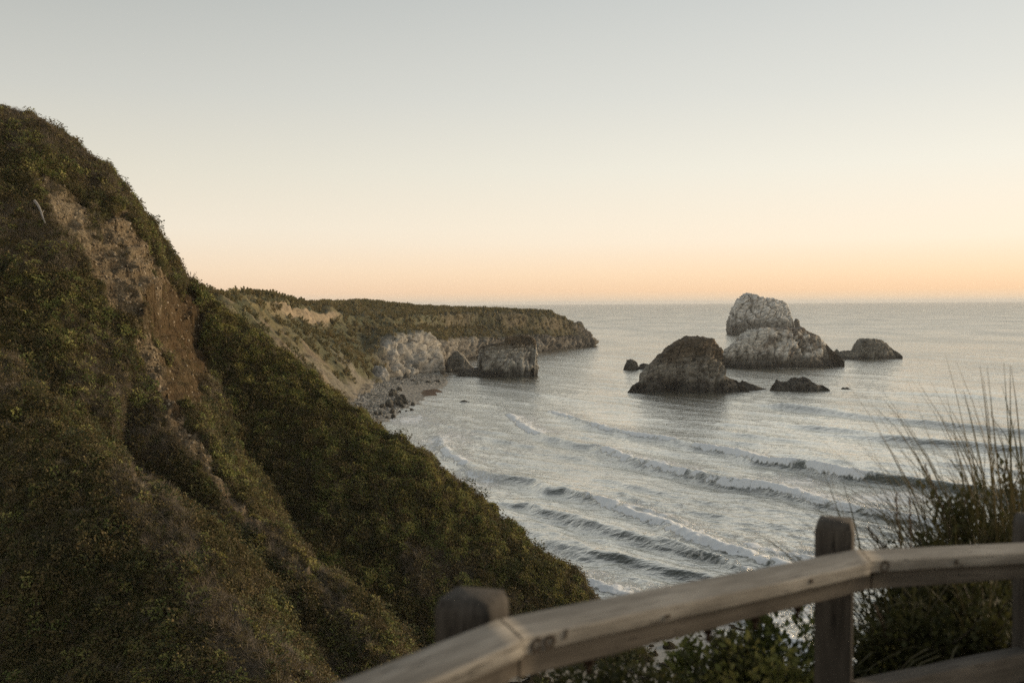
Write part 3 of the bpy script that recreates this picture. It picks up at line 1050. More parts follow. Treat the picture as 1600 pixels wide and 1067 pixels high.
    o = mesh_obj(name, P2.reshape(-1, 3), grid_faces(n, nt), ROCK, attrs={'col': np.clip(C, 0.01, 1).reshape(-1, 3)})
    # origin at the rock's own foot
    org = np.array([P2[..., 0].mean(), P2[..., 1].mean(), 0.0])
    o.data.transform(Matrix.Translation(Vector(-org)))
    o.location = org
    tag(o, label, cat, group)
    return o


def mixc(a, b, m):
    return a * (1 - m[..., None]) + np.array(b) * m[..., None]


def wet_foot(C, P, k, h0=.4, h1=2.6):
    return mixc(C, [.040, .037, .032], smooth(h1, h0, P[..., 2] + .9 * k['small'] + .7 * k['crag']) * .9)


def col_front(P, N, k):
    C = np.zeros(P.shape) + np.array([.125, .108, .083])
    C = mixc(C, [.235, .212, .172], smooth(-.1, .4, k['crag'] + .3 * k['small']) * .8)
    h = P[..., 2] / k['zmax']
    C = mixc(C, [.080, .058, .035], smooth(.42, .66, h + .22 * fbm(k['q'] * .2, 3, seed=200)) * .85)
    C = mixc(C, [.055, .048, .038], smooth(.32, .18, h + .1 * k['crag']) * .8)
    return wet_foot(C, P, k, .8, 3.5)


def guano(amount, dark=(.15, .14, .12), thr=0.0, low=.28):
    def f(P, N, k):
        C = np.zeros(P.shape) + np.array(dark)
        h = P[..., 2] / k['zmax']
        run = fbm(k['q'] * np.array([.55, .55, .12]), 4, seed=210)
        m = smooth(-.25, .35, run + .5 * k['crag'] + thr + .5 * N[..., 2]) * smooth(low - .1, low + .22, h + .15 * run)
        C = mixc(C, [.52, .495, .445], np.clip(m * amount, 0, 1))
        return wet_foot(C, P, k, .8, 4.0)
    return f


def guano_wide(P, N, k):
    C = np.zeros(P.shape) + np.array([.145, .13, .105])
    h = P[..., 2] / k['zmax']
    run = fbm(k['q'] * np.array([.4, .4, .18]), 4, seed=211)
    xr = (P[..., 0] - P[..., 0].min()) / np.ptp(P[..., 0])
    m = smooth(-.2, .4, run + .4 * k['crag'] + .45 - 1.0 * np.abs(xr - .25)) * smooth(.22, .42, h + .15 * run)
    C = mixc(C, [.53, .49, .42], np.clip(m, 0, 1) * .95)
    C = mixc(C, [.10, .072, .048], smooth(.1, .4, fbm(k['q'] * .25, 3, seed=212) + .5 * (h - .7) + .5 * (xr - .4)) * .75)
    return wet_foot(C, P, k, .8, 4.5)


def col_dark(P, N, k):
    C = np.zeros(P.shape) + np.array([.060, .055, .046])
    C = mixc(C, [.12, .11, .09], smooth(.1, .6, k['crag'] + k['small'] * .4) * .6)
    return wet_foot(C, P, k, .2, 1.2)


def col_mid(P, N, k):
    C = np.zeros(P.shape) + np.array([.11, .10, .08])
    h = P[..., 2] / k['zmax']
    C = mixc(C, [.23, .21, .17], smooth(-.1, .5, k['crag'] + k['small'] * .4) * .7)
    return wet_foot(C, P, k, .5, 2.4)


def col_grass(P, N, k):
    C = np.zeros(P.shape) + np.array([.17, .155, .13])
    C = mixc(C, [.36, .335, .28], smooth(-.1, .5, k['crag'] + .4 * k['small']) * .8)
    h = P[..., 2] / k['zmax']
    C = mixc(C, [.085, .062, .035], smooth(.66, .80, h + .12 * k['small'] + .14 * N[..., 2]))
    C = mixc(C, [.055, .052, .042], smooth(.30, .16, h + .12 * k['crag']) * .85)
    return wet_foot(C, P, k, .6, 2.4)


def col_pale(P, N, k):
    C = np.zeros(P.shape) + np.array([.26, .25, .22])
    C = mixc(C, [.46, .44, .40], smooth(-.2, .5, k['crag'] + .4 * k['small']) * .8)
    return wet_foot(C, P, k, -.5, .3)


def cave(cpx, cpy, rx, ry, deep):
    """Hollow at the foot of the front face, round a photo position."""
    def f(P):
        x, y = proj(P)
        front = smooth(.2, -.2, (P[..., 1] - P[..., 1].mean()) / 10)
        return -deep * smooth(1.15, .55, np.sqrt(((x - cpx) / rx) ** 2 + ((y - cpy) / ry) ** 2)) * front
    return f


lofted_rock('sea_stack', [(980, 614), (984, 609), (990, 603), (1004, 596), (1006, 583), (1016, 573), (1029, 563), (1044, 549), (1062, 537), (1074, 532), (1084, 529.5), (1098, 530), (1111, 531.5), (1119, 538), (1126, 545),
                          (1128, 560), (1128, 582), (1134, 589), (1152, 595), (1162, 604), (1172, 613)],
            613.5, 15, 'dark haystack shaped sea rock with brown top and a hollow at its foot', col_front, seed=31, amp=.05,
            ns=210, nt=120, cat='sea rock', shapefn=cave(1048, 602, 15, 12, 6.0))
lofted_rock('sea_stack', [(1126, 575), (1127, 556), (1134, 546), (1152, 532), (1163, 523), (1171, 517.5), (1188, 514.5), (1215, 514), (1251, 514.5), (1262, 520), (1279, 527), (1292, 537), (1300, 546), (1312, 556), (1320, 565)],
            575, 24, 'broad sea rock whitened on its left flank below the tallest pale rock', guano_wide, seed=47, amp=.05, ns=230, nt=120)
lofted_rock('sea_stack', [(1142, 526), (1144, 519), (1143.5, 508), (1144, 494), (1148, 484), (1153, 478), (1156, 470), (1163, 463), (1171, 459.5), (1179, 461), (1184, 465), (1192, 467.5), (1205, 469), (1224, 469.5), (1230, 474),
                          (1233, 482), (1237, 494), (1241, 507), (1245, 523)],
            523.5, 26, 'tallest sea rock, white topped and standing farthest out to sea', guano(1.0, thr=.35, low=.30), seed=61, amp=.045, ns=200, nt=120, boxy=.5, up=.5)
lofted_rock('sea_stack', [(1238, 521), (1241, 508), (1243, 499), (1246, 498.5), (1249, 506), (1253, 520)], 521, 9,
            'thin dark fin of rock leaning on the tallest white topped rock', col_dark, seed=66, amp=.05, ns=50, nt=40)
lofted_rock('sea_rock', [(1301, 562), (1304, 551), (1309, 546), (1313, 552), (1318, 549), (1327, 548), (1339, 548.5), (1341, 537), (1346, 532), (1354, 530.5), (1366, 531.5), (1378, 533), (1388, 539), (1396, 546),
                         (1406, 552), (1411, 557)], 561, 13, 'long low humped rock beside the broad whitened rock', col_mid, seed=71, amp=.06, ns=150, nt=70)
lofted_rock('sea_rock', [(1203, 611), (1207, 602), (1211, 599), (1214, 593), (1219, 597), (1226, 597), (1233, 596), (1237, 591), (1243, 590), (1249, 591), (1256, 588.5), (1263, 592), (1270, 598), (1278, 602), (1286, 602), (1297, 609)],
            611, 6, 'jagged dark low rock in front of the broad whitened rock', col_dark, seed=77, amp=.055, ns=130, nt=50, sharp=.6)
lofted_rock('sea_rock', [(1151, 610), (1154, 598), (1160, 595), (1170, 599), (1181, 602), (1190, 606), (1200, 609)], 609.5, 4,
            'low dark ledge trailing from the haystack shaped rock', col_dark, seed=79, amp=.07, ns=70, nt=36)
lofted_rock('sea_rock', [(974, 577), (978, 570), (981, 563), (986, 562), (990, 563), (995, 567), (999, 575)], 577, 5,
            'small dark pointed rock behind the haystack shaped rock', col_dark, seed=83, amp=.08, ns=50, nt=36)
lofted_rock('sea_rock', [(997, 576), (1001, 570), (1006, 568), (1012, 569), (1018, 572), (1022, 576)], 576, 4,
            'smaller dark rock close behind the haystack shaped rock', col_dark, seed=84, amp=.08, ns=40, nt=30)
lofted_rock('sea_rock', [(1314, 607.5), (1317, 605), (1321, 606), (1324, 605), (1329, 607.5)], 607.5, 1.5,
            'tiny dark rock awash beyond the jagged low rock', col_dark, seed=85, amp=.08, ns=24, nt=20)
lofted_rock('sea_stack', [(744, 588), (748, 577), (747, 565), (749, 551), (754, 543), (765, 539.5), (778, 538), (789, 536), (794, 529), (801, 527), (817, 526), (829, 528.5), (835, 535), (837, 545), (836, 560), (835, 574), (835, 588)],
            588.5, 11, 'flat topped brown capped sea rock with sheer sides off the headland', col_grass, seed=91, amp=.045, ns=170, nt=110, boxy=.42, up=.42)
lofted_rock('sea_rock', [(712, 588), (718, 582), (728, 578), (736, 576.5), (746, 575), (756, 577), (764, 587)], 588, 5,
            'low dark shelf at the foot of the flat topped rock', col_dark, seed=93, amp=.08, ns=70, nt=40)
lofted_rock('sea_rock', [(690, 581), (694, 573), (700, 563), (704, 556), (711, 550.5), (716, 551), (721, 555), (727, 561), (734, 570), (742, 576), (750, 581)], 581.5, 8,
            'pyramid shaped rock between the pale cliff and flat topped rock', col_mid, seed=95, amp=.065, ns=90, nt=60)
lofted_rock('sea_rock', [(672, 733 - 9), (675, 719), (679, 714), (682, 716), (686, 721), (688, 724)], 723.5, 1.2,
            'small pointed rock in the surf beside the green spur', col_mid, seed=97, amp=.06, ns=30, nt=26)
lofted_rock('sea_rock', [(716, 629), (720, 626.5), (725, 625), (731, 627), (735, 629)], 629, 1.6,
            'lone low dark rock awash in the middle of the cove', col_dark, seed=98, amp=.07, ns=24, nt=20)
# knobs on the headland's tip
lofted_rock('sea_rock', [(896, 512), (899, 505), (904, 502.5), (909, 504), (912, 510), (913, 517)], 521, 6,
            'dark rocky knob standing on the tip of the headland', col_mid, seed=99, amp=.06, ns=44, nt=36, cat='rock')

# ------------------------------------------------------------------ boulders of the cove


def boulder(name, px, py, w_px, h_px, label, colour, seed, group=None, z=0.0, cat='boulder', squash=1.0):
    """A single boulder whose foot sits at photo pixel (px, py)."""
    g = on_sea([px], [py], z)[0]
    w = w_px / F * g[1] * .5
    h = h_px / F * g[1]
    bm = bmesh.new()
    bmesh.ops.create_icosphere(bm, subdivisions=4, radius=1.0)
    V = np.array([v.co[:] for v in bm.verts])
    Fc = np.array([[v.index for v in f.verts] for f in bm.faces])
    bm.free()
    w1, w2, wid = worley(V * 1.1 + seed * 3.1, seed)
    n = fbm(V * 1.2 + seed, 4, seed=seed, ridged=True)
    small = fbm(V * 4 + seed, 3, seed=seed + 1)
    r = 1 + .25 * n + .35 * (wid - .5) - .12 * smooth(.1, 0, w2 - w1) + .07 * small
    V = V * r[:, None]
    V[:, 2] = np.where(V[:, 2] < 0, V[:, 2] * .45, V[:, 2])
    a = seed * 1.7
    V[:, :2] = V[:, :2] @ np.array([[math.cos(a), -math.sin(a)], [math.sin(a), math.cos(a)]])
    V = V / np.array([V[:, 0].max(), V[:, 1].max() / .9, V[:, 2].max()])
    V = V * np.array([w, w, h])
    k = dict(crag=n, small=small, zmax=h, q=V / h * 16)
    C = colour(V + np.array([0, 0, z]), V / np.linalg.norm(V, axis=1)[:, None], k)
    o = mesh_obj(name, V, Fc, ROCK, attrs={'col': np.clip(C, .01, 1)})
    o.location = (g[0], g[1] + w * .6, z)
    return tag(o, label, cat, group)


def col_wetrock(P, N, k):
    C = np.zeros(P.shape) + np.array([.075, .068, .056])
    return mixc(C, [.15, .14, .115], smooth(.0, .6, k['crag'] + .4 * k['small']) * .6)


boulder('boulder', 592, 597, 34, 25, 'big pale boulder leaning at the foot of the pale cliff', col_pale, 5, z=1.6)
boulder('boulder', 581, 588, 16, 12, 'smaller pale boulder left of the big pale boulder', col_pale, 6, z=2.2)
BG = 'dark boulders scattered along the shingle shore'
BOULDERS = [
    (614, 620, 15, 13, 'dark domed boulder inland of the sandy spit', .8), (624, 612, 9, 8, 'dark square boulder on top of the shore group', .7), (629, 626, 12, 10, 'dark ridged boulder at the edge of the spit', .3),
    (622, 627, 14, 10, 'dark slab boulder under the ridged boulder', .4), (632, 632, 12, 11, 'broad grey boulder with wet foot at the shoreline', .2), (624, 634, 12, 9, 'rounded grey boulder behind the shoreline', .4),
    (608, 636, 13, 12, 'upright grey boulder on the shingle above the surf', .5), (617, 632, 10, 8, 'squat brown boulder in the middle of the shore group', .5), (613, 646, 7, 9, 'narrow pale boulder standing at the surf edge', .1),
    (598, 637, 10, 7, 'brown boulder half sunk in the shingle', .7), (587, 649, 7, 7, 'small grey boulder left of the dark pair at the surf', .2), (594, 650, 7, 8, 'dark boulder with white side at the surf edge', .1),
    (614, 652.5, 8, 6, 'black pointed rock washed by surf', 0), (645, 633, 7, 4.5, 'black rock tip farthest from the shore group', 0), (643, 641.5, 7, 4, 'flat black rock awash beyond the shore', 0),
    (634.5, 643.5, 5, 3, 'tiny black rock between two flat ones in the surf', 0), (624.5, 644, 5, 3, 'tiny black rock close under the shore group', 0), (604, 653, 6, 3, 'low black rock left of the pointed surf rock', 0),
    (628, 637, 9, 6, 'small dark boulder below the broad grey boulder', .1),
    (634, 594, 12, 12, 'reddish brown boulder at the foot of the pale cliff', .9), (622, 597, 13, 8, 'grey boulder among rubble under the pale cliff', .9), (645, 599, 10, 7, 'dark boulder at the far end of the shingle', .5),
    (657, 599.5, 8, 6, 'black boulder beside white foam at the far shingle', .2), (668, 601, 12, 6, 'flat black boulder at the far water edge', .1), (683, 599, 11, 6, 'dark long boulder offshore of the far shingle', 0),
    (675, 586, 10, 5, 'low dark rock at the corner of the pale cliff', 0), (688, 587, 8, 3, 'low black ledge in the gap before the pyramid rock', 0), (703, 583, 9, 8, 'dark rock at the left foot of the pyramid rock', 0),
    (610, 590, 12, 8, 'grey block beside the big pale boulder', 1.4), (600, 606, 8, 4, 'low brown boulder on the upper shingle', 1.2),
]
for i, (bx, by, bw, bh, lb, bz) in enumerate(BOULDERS):
    boulder('boulder', bx, by, bw, bh, lb, col_wetrock if i % 3 else col_mid, 20 + i, BG, z=bz)

# ------------------------------------------------------------------ haze over the sea
t = NT('sea haze')
t.n.remove(t.b)
pv = t.new('ShaderNodeVolumePrincipled')
pv.inputs['Color'].default_value = (1.0, .985, .96, 1)
pv.inputs['Density'].default_value = 0.00007
pv.inputs['Anisotropy'].default_value = 0.05
t.link(pv.outputs[0], t.out.inputs['Volume'])
HZ = np.array([(x, y, z) for x in (-32000, 32000) for y in (-600, 33000) for z in (-5, 66)], float)
HF = np.array([(0, 1, 3, 2), (4, 6, 7, 5), (0, 4, 5, 1), (2, 3, 7, 6), (0, 2, 6, 4), (1, 5, 7, 3)])
tag(mesh_obj('haze', HZ, HF, t.m, sm=False), 'thin warm sea haze lying over the whole bay', 'haze', kind='stuff')

# ================================================================== GROUND COVER
def scatter(name, sprig_V, sprig_F, target, attr_name, density, mat, label, cat, seed, smin=.7, smax=1.3, tilt=.5, up_mix=0.0, face_k=4):
    """A plant cover: the sprig mesh set at random over the target surface, thick where the attribute is high."""
    o = mesh_obj(name, sprig_V, sprig_F, mat, sm=False)
    g = bpy.data.node_groups.new(name, 'GeometryNodeTree')
    g.interface.new_socket('Geometry', in_out='INPUT', socket_type='NodeSocketGeometry')
    g.interface.new_socket('Geometry', in_out='OUTPUT', socket_type='NodeSocketGeometry')
    N, Lk = g.nodes, g.links
    gi, go = N.new('NodeGroupInput'), N.new('NodeGroupOutput')
    oi = N.new('GeometryNodeObjectInfo')
    oi.transform_space = 'RELATIVE'
    oi.inputs['Object'].default_value = target
    na = N.new('GeometryNodeInputNamedAttribute')
    na.data_type = 'FLOAT'
    na.inputs['Name'].default_value = attr_name
    mu = N.new('ShaderNodeMath'); mu.operation = 'MULTIPLY'
    Lk.new(na.outputs['Attribute'], mu.inputs[0])
    mu.inputs[1].default_value = density
    di = N.new('GeometryNodeDistributePointsOnFaces')
    Lk.new(oi.outputs['Geometry'], di.inputs['Mesh'])
    Lk.new(mu.outputs[0], di.inputs['Density'])
    di.inputs['Seed'].default_value = seed
    rv = N.new('FunctionNodeRandomValue'); rv.data_type = 'FLOAT_VECTOR'
    rv.inputs['Min'].default_value = (-tilt, -tilt, 0)
    rv.inputs['Max'].default_value = (tilt, tilt, 6.283)
    rv.inputs['Seed'].default_value = seed + 1
    er = N.new('FunctionNodeEulerToRotation')
    Lk.new(rv.outputs['Value'], er.inputs[0])
    rr = N.new('FunctionNodeRotateRotation'); rr.rotation_space = 'LOCAL'
    if up_mix:
        # lean the plants from the slope's normal towards the vertical
        mx = N.new('ShaderNodeMix'); mx.data_type = 'ROTATION'
        mx.inputs['Factor'].default_value = up_mix
        ri = [x for x in mx.inputs if x.type == 'ROTATION']
        Lk.new(di.outputs['Rotation'], ri[0])
        Lk.new([x for x in mx.outputs if x.type == 'ROTATION'][0], rr.inputs[0])
    else:
        Lk.new(di.outputs['Rotation'], rr.inputs[0])
    Lk.new(er.outputs[0], rr.inputs[1])
    rs = N.new('FunctionNodeRandomValue'); rs.data_type = 'FLOAT'
    fl = [x for x in rs.inputs if x.type == 'VALUE']
    fl[0].default_value, fl[1].default_value = smin, smax
    rs.inputs['Seed'].default_value = seed + 2
    ip = N.new('GeometryNodeInstanceOnPoints')
    Lk.new(di.outputs['Points'], ip.inputs['Points'])
    Lk.new(gi.outputs[0], ip.inputs['Instance'])
    Lk.new(rr.outputs[0], ip.inputs['Rotation'])
    Lk.new([x for x in rs.outputs if x.type == 'VALUE'][0], ip.inputs['Scale'])
    Lk.new(ip.outputs[0], go.inputs[0])
    m = o.modifiers.new('cover', 'NODES')
    m.node_group = g
    return tag(o, label, cat, kind='stuff')


def leaf_sprig(rng, n, radius, height, lw, ll, flat=.4):
    """Leaves on short stalks round the middle of a sprig: each leaf two quads folded at its midrib."""
    V, Fc = [], []
    for k in range(n):
        a = rng.uniform(0, 6.283)
        rr = radius * math.sqrt(rng.uniform(0, 1))
        base = np.array([rr * math.cos(a), rr * math.sin(a), height * rng.uniform(.1, 1) * (1 - .5 * (rr / radius) ** 2)])
        out = np.array([math.cos(a + rng.normal(0, .8)), math.sin(a + rng.normal(0, .8)), rng.uniform(-.2, .9) * (1 - flat) + .1])
        out /= np.linalg.norm(out)
        side = np.cross(out, np.array([0, 0, 1.0]) + rng.normal(0, .4, 3))
        side /= np.linalg.norm(side) + 1e-9
        nn = np.cross(side, out)
        sc = rng.uniform(.7, 1.3)
        L_, W_ = ll * sc, lw * sc * .5
        p0, p1, p2 = base, base + out * L_ * .5 - nn * L_ * .03, base + out * L_ - nn * L_ * .15
        i = len(V)
        V += [p0, p1 + side * W_ + nn * W_ * .35, p2, p1 - side * W_ + nn * W_ * .35, p1]
        Fc += [(i, i + 1, i + 4, i + 4), (i + 4, i + 1, i + 2, i + 2), (i, i + 4, i + 3, i + 3), (i + 4, i + 2, i + 3, i + 3)]
    return np.array(V), np.array(Fc)[:, :3]


def twig_sprig(rng, n, length, spread, w):
    """Thin bent dry stems rising and arching from a tuft."""
    V, Fc = [], []
    for k in range(n):
        a = rng.uniform(0, 6.283)
        d = np.array([math.cos(a) * spread, math.sin(a) * spread, 1.0])
        d /= np.linalg.norm(d)
        L_ = length * rng.uniform(.5, 1.2)
        droop = rng.uniform(.1, .9)
        side = np.cross(d, [0, 0, 1.0]) + 1e-6
        side /= np.linalg.norm(side)
        i = len(V)
        o = np.array([rng.normal(0, .04), rng.normal(0, .04), 0])
        for q in range(4):
            u = q / 3
            p = o + d * L_ * u + np.array([math.cos(a), math.sin(a), -1.0]) * droop * L_ * u * u * .45
            ww = w * (1 - .7 * u)
            V += [p - side * ww, p + side * ww]
        for q in range(3):
            Fc += [(i + 2 * q, i + 2 * q + 1, i + 2 * q + 3), (i + 2 * q, i + 2 * q + 3, i + 2 * q + 2)]
    return np.array(V), np.array(Fc)


M_GREEN = mat_leaf('creeper leaves', [(.014, .019, .008), (.028, .035, .012), (.060, .064, .020), (.11, .10, .030), (.15, .115, .045)], .22)
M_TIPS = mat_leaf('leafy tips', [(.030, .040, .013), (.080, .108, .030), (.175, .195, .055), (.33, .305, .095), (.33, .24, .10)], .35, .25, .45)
M_CREST = mat_leaf('crest leaves painted sunlit', [(.10, .11, .03), (.20, .20, .055), (.33, .29, .085), (.42, .33, .11)], .4, .3, .4)  # lighter leaf colours with the crest sunlight painted in
M_OLIVE = mat_leaf('coastal scrub leaves', [(.026, .021, .011), (.066, .050, .021), (.115, .085, .034), (.175, .135, .055), (.10, .11, .04)], .35)
M_DRY = mat_leaf('dry stems', [(.06, .046, .032), (.125, .098, .066), (.20, .16, .112), (.30, .245, .17)], .3, 0)
M_YEL = mat_leaf('yellow blooms', [(.42, .25, .02), (.55, .34, .03), (.50, .22, .02)], 1.0, .2)
M_WHI = mat_leaf('white blooms', [(.60, .56, .50), (.70, .66, .60), (.62, .50, .42)], 1.0, .2)

rg = np.random.default_rng(3)
v, f = leaf_sprig(rg, 18, .17, .17, .055, .085)
scatter('ground_cover', v, f, HILL, 'green', 55, M_GREEN, 'dark green leafy creeper covering the spurs of the hillside', 'ground cover', 10, .6, 1.35, .5)
v, f = leaf_sprig(rg, 26, .21, .38, .082, .125, .3)
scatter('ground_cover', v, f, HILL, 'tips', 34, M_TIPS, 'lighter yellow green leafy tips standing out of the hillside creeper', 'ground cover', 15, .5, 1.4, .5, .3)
scatter('ground_cover', v, f, HILL, 'crest', 16, M_CREST, 'yellow green leaves along the spur crests with sunlight put into their colour', 'ground cover', 17, .5, 1.3, .5, .3)
v, f = leaf_sprig(rg, 30, .34, .50, .08, .12, .1)
scatter('ground_cover', v, f, HILL, 'green', 5, M_OLIVE, 'low olive bushes growing up through the creeper on the hillside', 'ground cover', 20, .6, 1.5, .4, .4)
v, f = leaf_sprig(rg, 90, .62, .85, .10, .15, .1)
scatter('ground_cover', v, f, HILL, 'green', .32, M_GREEN, 'separate rounded dark bushes rising out of the hillside creeper', 'bushes', 25, .5, 1.4, .3, .5)
v, f = leaf_sprig(rg, 70, .50, .70, .08, .13, .1)
scatter('ground_cover', v, f, HILL, 'scrub', .22, M_OLIVE, 'brownish bushes standing in the dry bands of the hillside', 'bushes', 26, .5, 1.4, .3, .5)
v, f = leaf_sprig(rg, 16, .14, .12, .035, .07)
scatter('ground_cover', v, f, HILL, 'scrub', 48, M_OLIVE, 'brown green scrub growing between dry stems on the hillside', 'ground cover', 30, .6, 1.4, .5)
v, f = twig_sprig(rg, 18, .45, .8, .008)
scatter('dry_grass', v, f, HILL, 'dryg', 42, M_DRY, 'tangled dry tan stems in brown bands down the spurs', 'dry grass', 40, .5, 1.4, .5, .3)
v, f = leaf_sprig(rg, 4, .10, .22, .045, .045, .8)
scatter('yellow_flowers', v, f, HILL, 'yellow', 1.6, M_YEL, 'small yellow flowers dotted over the lower spurs', 'flowers', 50, .6, 1.2, .3, .4)
v, f = leaf_sprig(rg, 3, .06, .26, .06, .06, .8)
scatter('white_flowers', v, f, HILL, 'white', .32, M_WHI, 'tiny white flowers scattered over the green far spur', 'flowers', 60, .6, 1.1, .3, .4)


def stone_mesh(seed):
    bm = bmesh.new()
    bmesh.ops.create_icosphere(bm, subdivisions=2, radius=1.0)
    V = np.array([q.co[:] for q in bm.verts])
    Fc = np.array([[q.index for q in ff.verts] for ff in bm.faces])
    bm.free()
    w1, w2, wid = worley(V * 1.2 + seed, seed)
    V = V * (1 + .4 * (wid - .5) + .2 * fbm(V * 1.5 + seed, 3, seed=seed))[:, None]
    return V * np.array([1, .8, .6]), Fc


def mat_stone(name, cols):
    t = NT(name)
    oi = t.new('ShaderNodeObjectInfo')
    n = t.noise(t.pos(), 5, 4)
    k = len(cols)
    c = t.ramp(oi.outputs['Random'], [(i / (k - 1), cols[i] + (1,)) for i in range(k)])
    c = t.mix(1.0, c, t.ramp(n, [(.3, (.6, .6, .6, 1)), (.7, (1, 1, 1, 1))]), 'MULTIPLY')
    t.base(c, .9, .2)
    return t.m


v, f = stone_mesh(4)
scatter('cliff_rubble', v * .10, f, HILL, 'stone', 9, mat_stone('crumbling stones', [(.15, .108, .062), (.22, .165, .10), (.31, .24, .155), (.43, .36, .26)]),
        'loose stones sticking out of the bare soil face', 'rubble', 70, .25, 1.5, .8)
v, f = stone_mesh(6)
sh = bpy.data.objects['shingle_beach']
sh.data.attributes.new('stones', 'FLOAT', 'POINT').data.foreach_set('value', np.array([1.0 if q.co.z > .12 and not (625 < proj(np.array([q.co[:]]))[0][0] < 705 and 601 < proj(np.array([q.co[:]]))[1][0] < 624) else 0.0 for q in sh.data.vertices], np.float32))
scatter('shore_cobbles', v * .33, f, sh, 'stones', 1.3, mat_stone('shore cobbles', [(.13, .12, .10), (.24, .23, .20), (.36, .34, .30), (.50, .48, .43)]),
        'grey cobbles and broken stones covering the shingle shore', 'cobbles', 80, .3, 1.6, .6)
# bushes of the headland, far enough to read as clumps
v, f = leaf_sprig(rg, 46, .95, 1.0, .40, .55, .3)
M_FAR = mat_leaf('headland bushes', [(.090, .088, .036), (.15, .135, .055), (.23, .185, .078), (.29, .21, .10)], .05, .15)
scatter('headland_scrub', v, f, HEAD, 'shrub', .60, M_FAR, 'low brown green bushes over the headland top and slopes', 'scrub', 90, .4, 1.5, .3, .5)

# ================================================================== SINGLE THINGS ON THE HILL AND SAND


def ground_at(px, py, lo=40.0, hi=110.0):
    """First place where the sight line through a pixel meets the hillside."""
    d = np.linspace(lo, hi, 900)
    P = at(np.full(900, float(px)), np.full(900, float(py)), d)
    Z = hill_height(P[:, 0], P[:, 1])
    k = np.argmax(P[:, 2] < Z)
    return P[k]


def tube(path, radii, sides=7):
    path = np.asarray(path, float)
    n = len(path)
    tg = np.gradient(path, axis=0)
    tg /= np.linalg.norm(tg, axis=1, keepdims=True) + 1e-9
    ref = np.array([.3, .2, .93]) if abs(tg[0, 2]) < .9 else np.array([1.0, 0, 0])
    s1 = np.cross(tg, ref); s1 /= np.linalg.norm(s1, axis=1, keepdims=True) + 1e-9
    s2 = np.cross(tg, s1)
    a = np.linspace(0, 2 * math.pi, sides, endpoint=False)
    r = np.broadcast_to(np.asarray(radii, float), (n,))
    V = path[:, None] + r[:, None, None] * (np.cos(a)[None, :, None] * s1[:, None] + np.sin(a)[None, :, None] * s2[:, None])
    i = np.arange(n * sides).reshape(n, sides)
    j = np.roll(i, -1, 1)
    Fc = np.stack([i[:-1], j[:-1], j[1:], i[1:]], -1).reshape(-1, 4)
    V = V.reshape(-1, 3)
    caps = []
    for ring, c, rev in ((i[0], path[0], True), (i[-1], path[-1], False)):
        V = np.concatenate([V, c[None]])
        k = len(V) - 1
        for q in range(sides):
            e = (ring[q], ring[(q + 1) % sides], k, k)
            caps.append(e)
    return V, np.concatenate([Fc, np.array(caps)])


def join_parts(parts):
    V, Fc, o = [], [], 0
    for v_, f_ in parts:
        V.append(v_)
        if f_.shape[1] == 3:
            f_ = np.concatenate([f_, f_[:, 2:3]], 1)
        Fc.append(f_ + o)
        o += len(v_)
    return np.concatenate(V), np.concatenate(Fc)


def tri(Fc):
    """Quads with a doubled corner become triangles; all faces returned as triangles."""
    a = Fc[:, [0, 1, 2]]
    q = Fc[Fc[:, 2] != Fc[:, 3]]
    return np.concatenate([a, q[:, [0, 2, 3]]])


t = NT('bleached wood')
n = t.noise(t.mapped(t.new('ShaderNodeTexCoord').outputs['Object'], (1, 1, 1)), 6, 5)
t.base(t.ramp(n, [(.3, (.18, .165, .145, 1)), (.7, (.36, .34, .31, 1))]), .8, .2)
M_BLEACH = t.m
a_, b_ = ground_at(61, 324), ground_at(79, 357)
L_ = b_ - a_
pth = np.array([a_ + L_ * u + np.array([.06 * math.sin(5 * u), -.75, .42 + .08 * math.sin(4 * u)]) for u in np.linspace(0, 1, 9)])
org = pth[0].copy()
V_, F_ = join_parts([tube(pth - org, np.interp(np.linspace(0, 1, 9), [0, 1], [.12, .05])), tube(np.array([pth[5] - org, pth[5] - org + [.25, -.1, .25]]), [.05, .025], 5)])
o = mesh_obj('dead_branch', V_, tri(F_), M_BLEACH)
o.location = org
tag(o, 'pale bleached branch lying on the upper hillside left of the bare soil', 'branch')

M_STALK = mat_leaf('seed stalks', [(.05, .035, .022), (.09, .062, .038), (.12, .085, .05)], 1, 0)


def stalk_plant(name, px, py, h, n, label, seed, spread=.4):
    rng = np.random.default_rng(seed)
    g = ground_at(px, py + 6)
    parts = []
    for k in range(n):
        a = rng.uniform(0, 6.28)
        top = np.array([math.cos(a) * spread, math.sin(a) * spread * .5, 1]) * h * rng.uniform(.6, 1.05)
        us = np.linspace(0, 1, 7)[:, None]
        p = top * us + np.array([math.cos(a), math.sin(a), 0]) * .12 * h * us ** 2
        parts.append(tube(p, np.linspace(.022, .008, 7), 5))
        for q in range(9):
            u = rng.uniform(.55, 1.0)
            c = top * u + np.array([math.cos(a), math.sin(a), 0]) * .12 * h * u * u
            e = c + rng.normal(0, .07, 3) + [0, 0, .07]
            parts.append(tube(np.array([c, e]), [.018, .010], 4))
    V, Fc = join_parts(parts)
    o = mesh_obj(name, V, tri(Fc), M_STALK)
    o.location = g - np.array([0, 0, .1])
    return tag(o, label, 'dry plant')


stalk_plant('dry_plant', 297, 438, 1.3, 8, 'dry seed stalks standing up at the foot of the hill crest', 5)
stalk_plant('dry_plant', 64, 193, .7, 4, 'small bare sprig standing up on the upper hill crest', 6, .3)

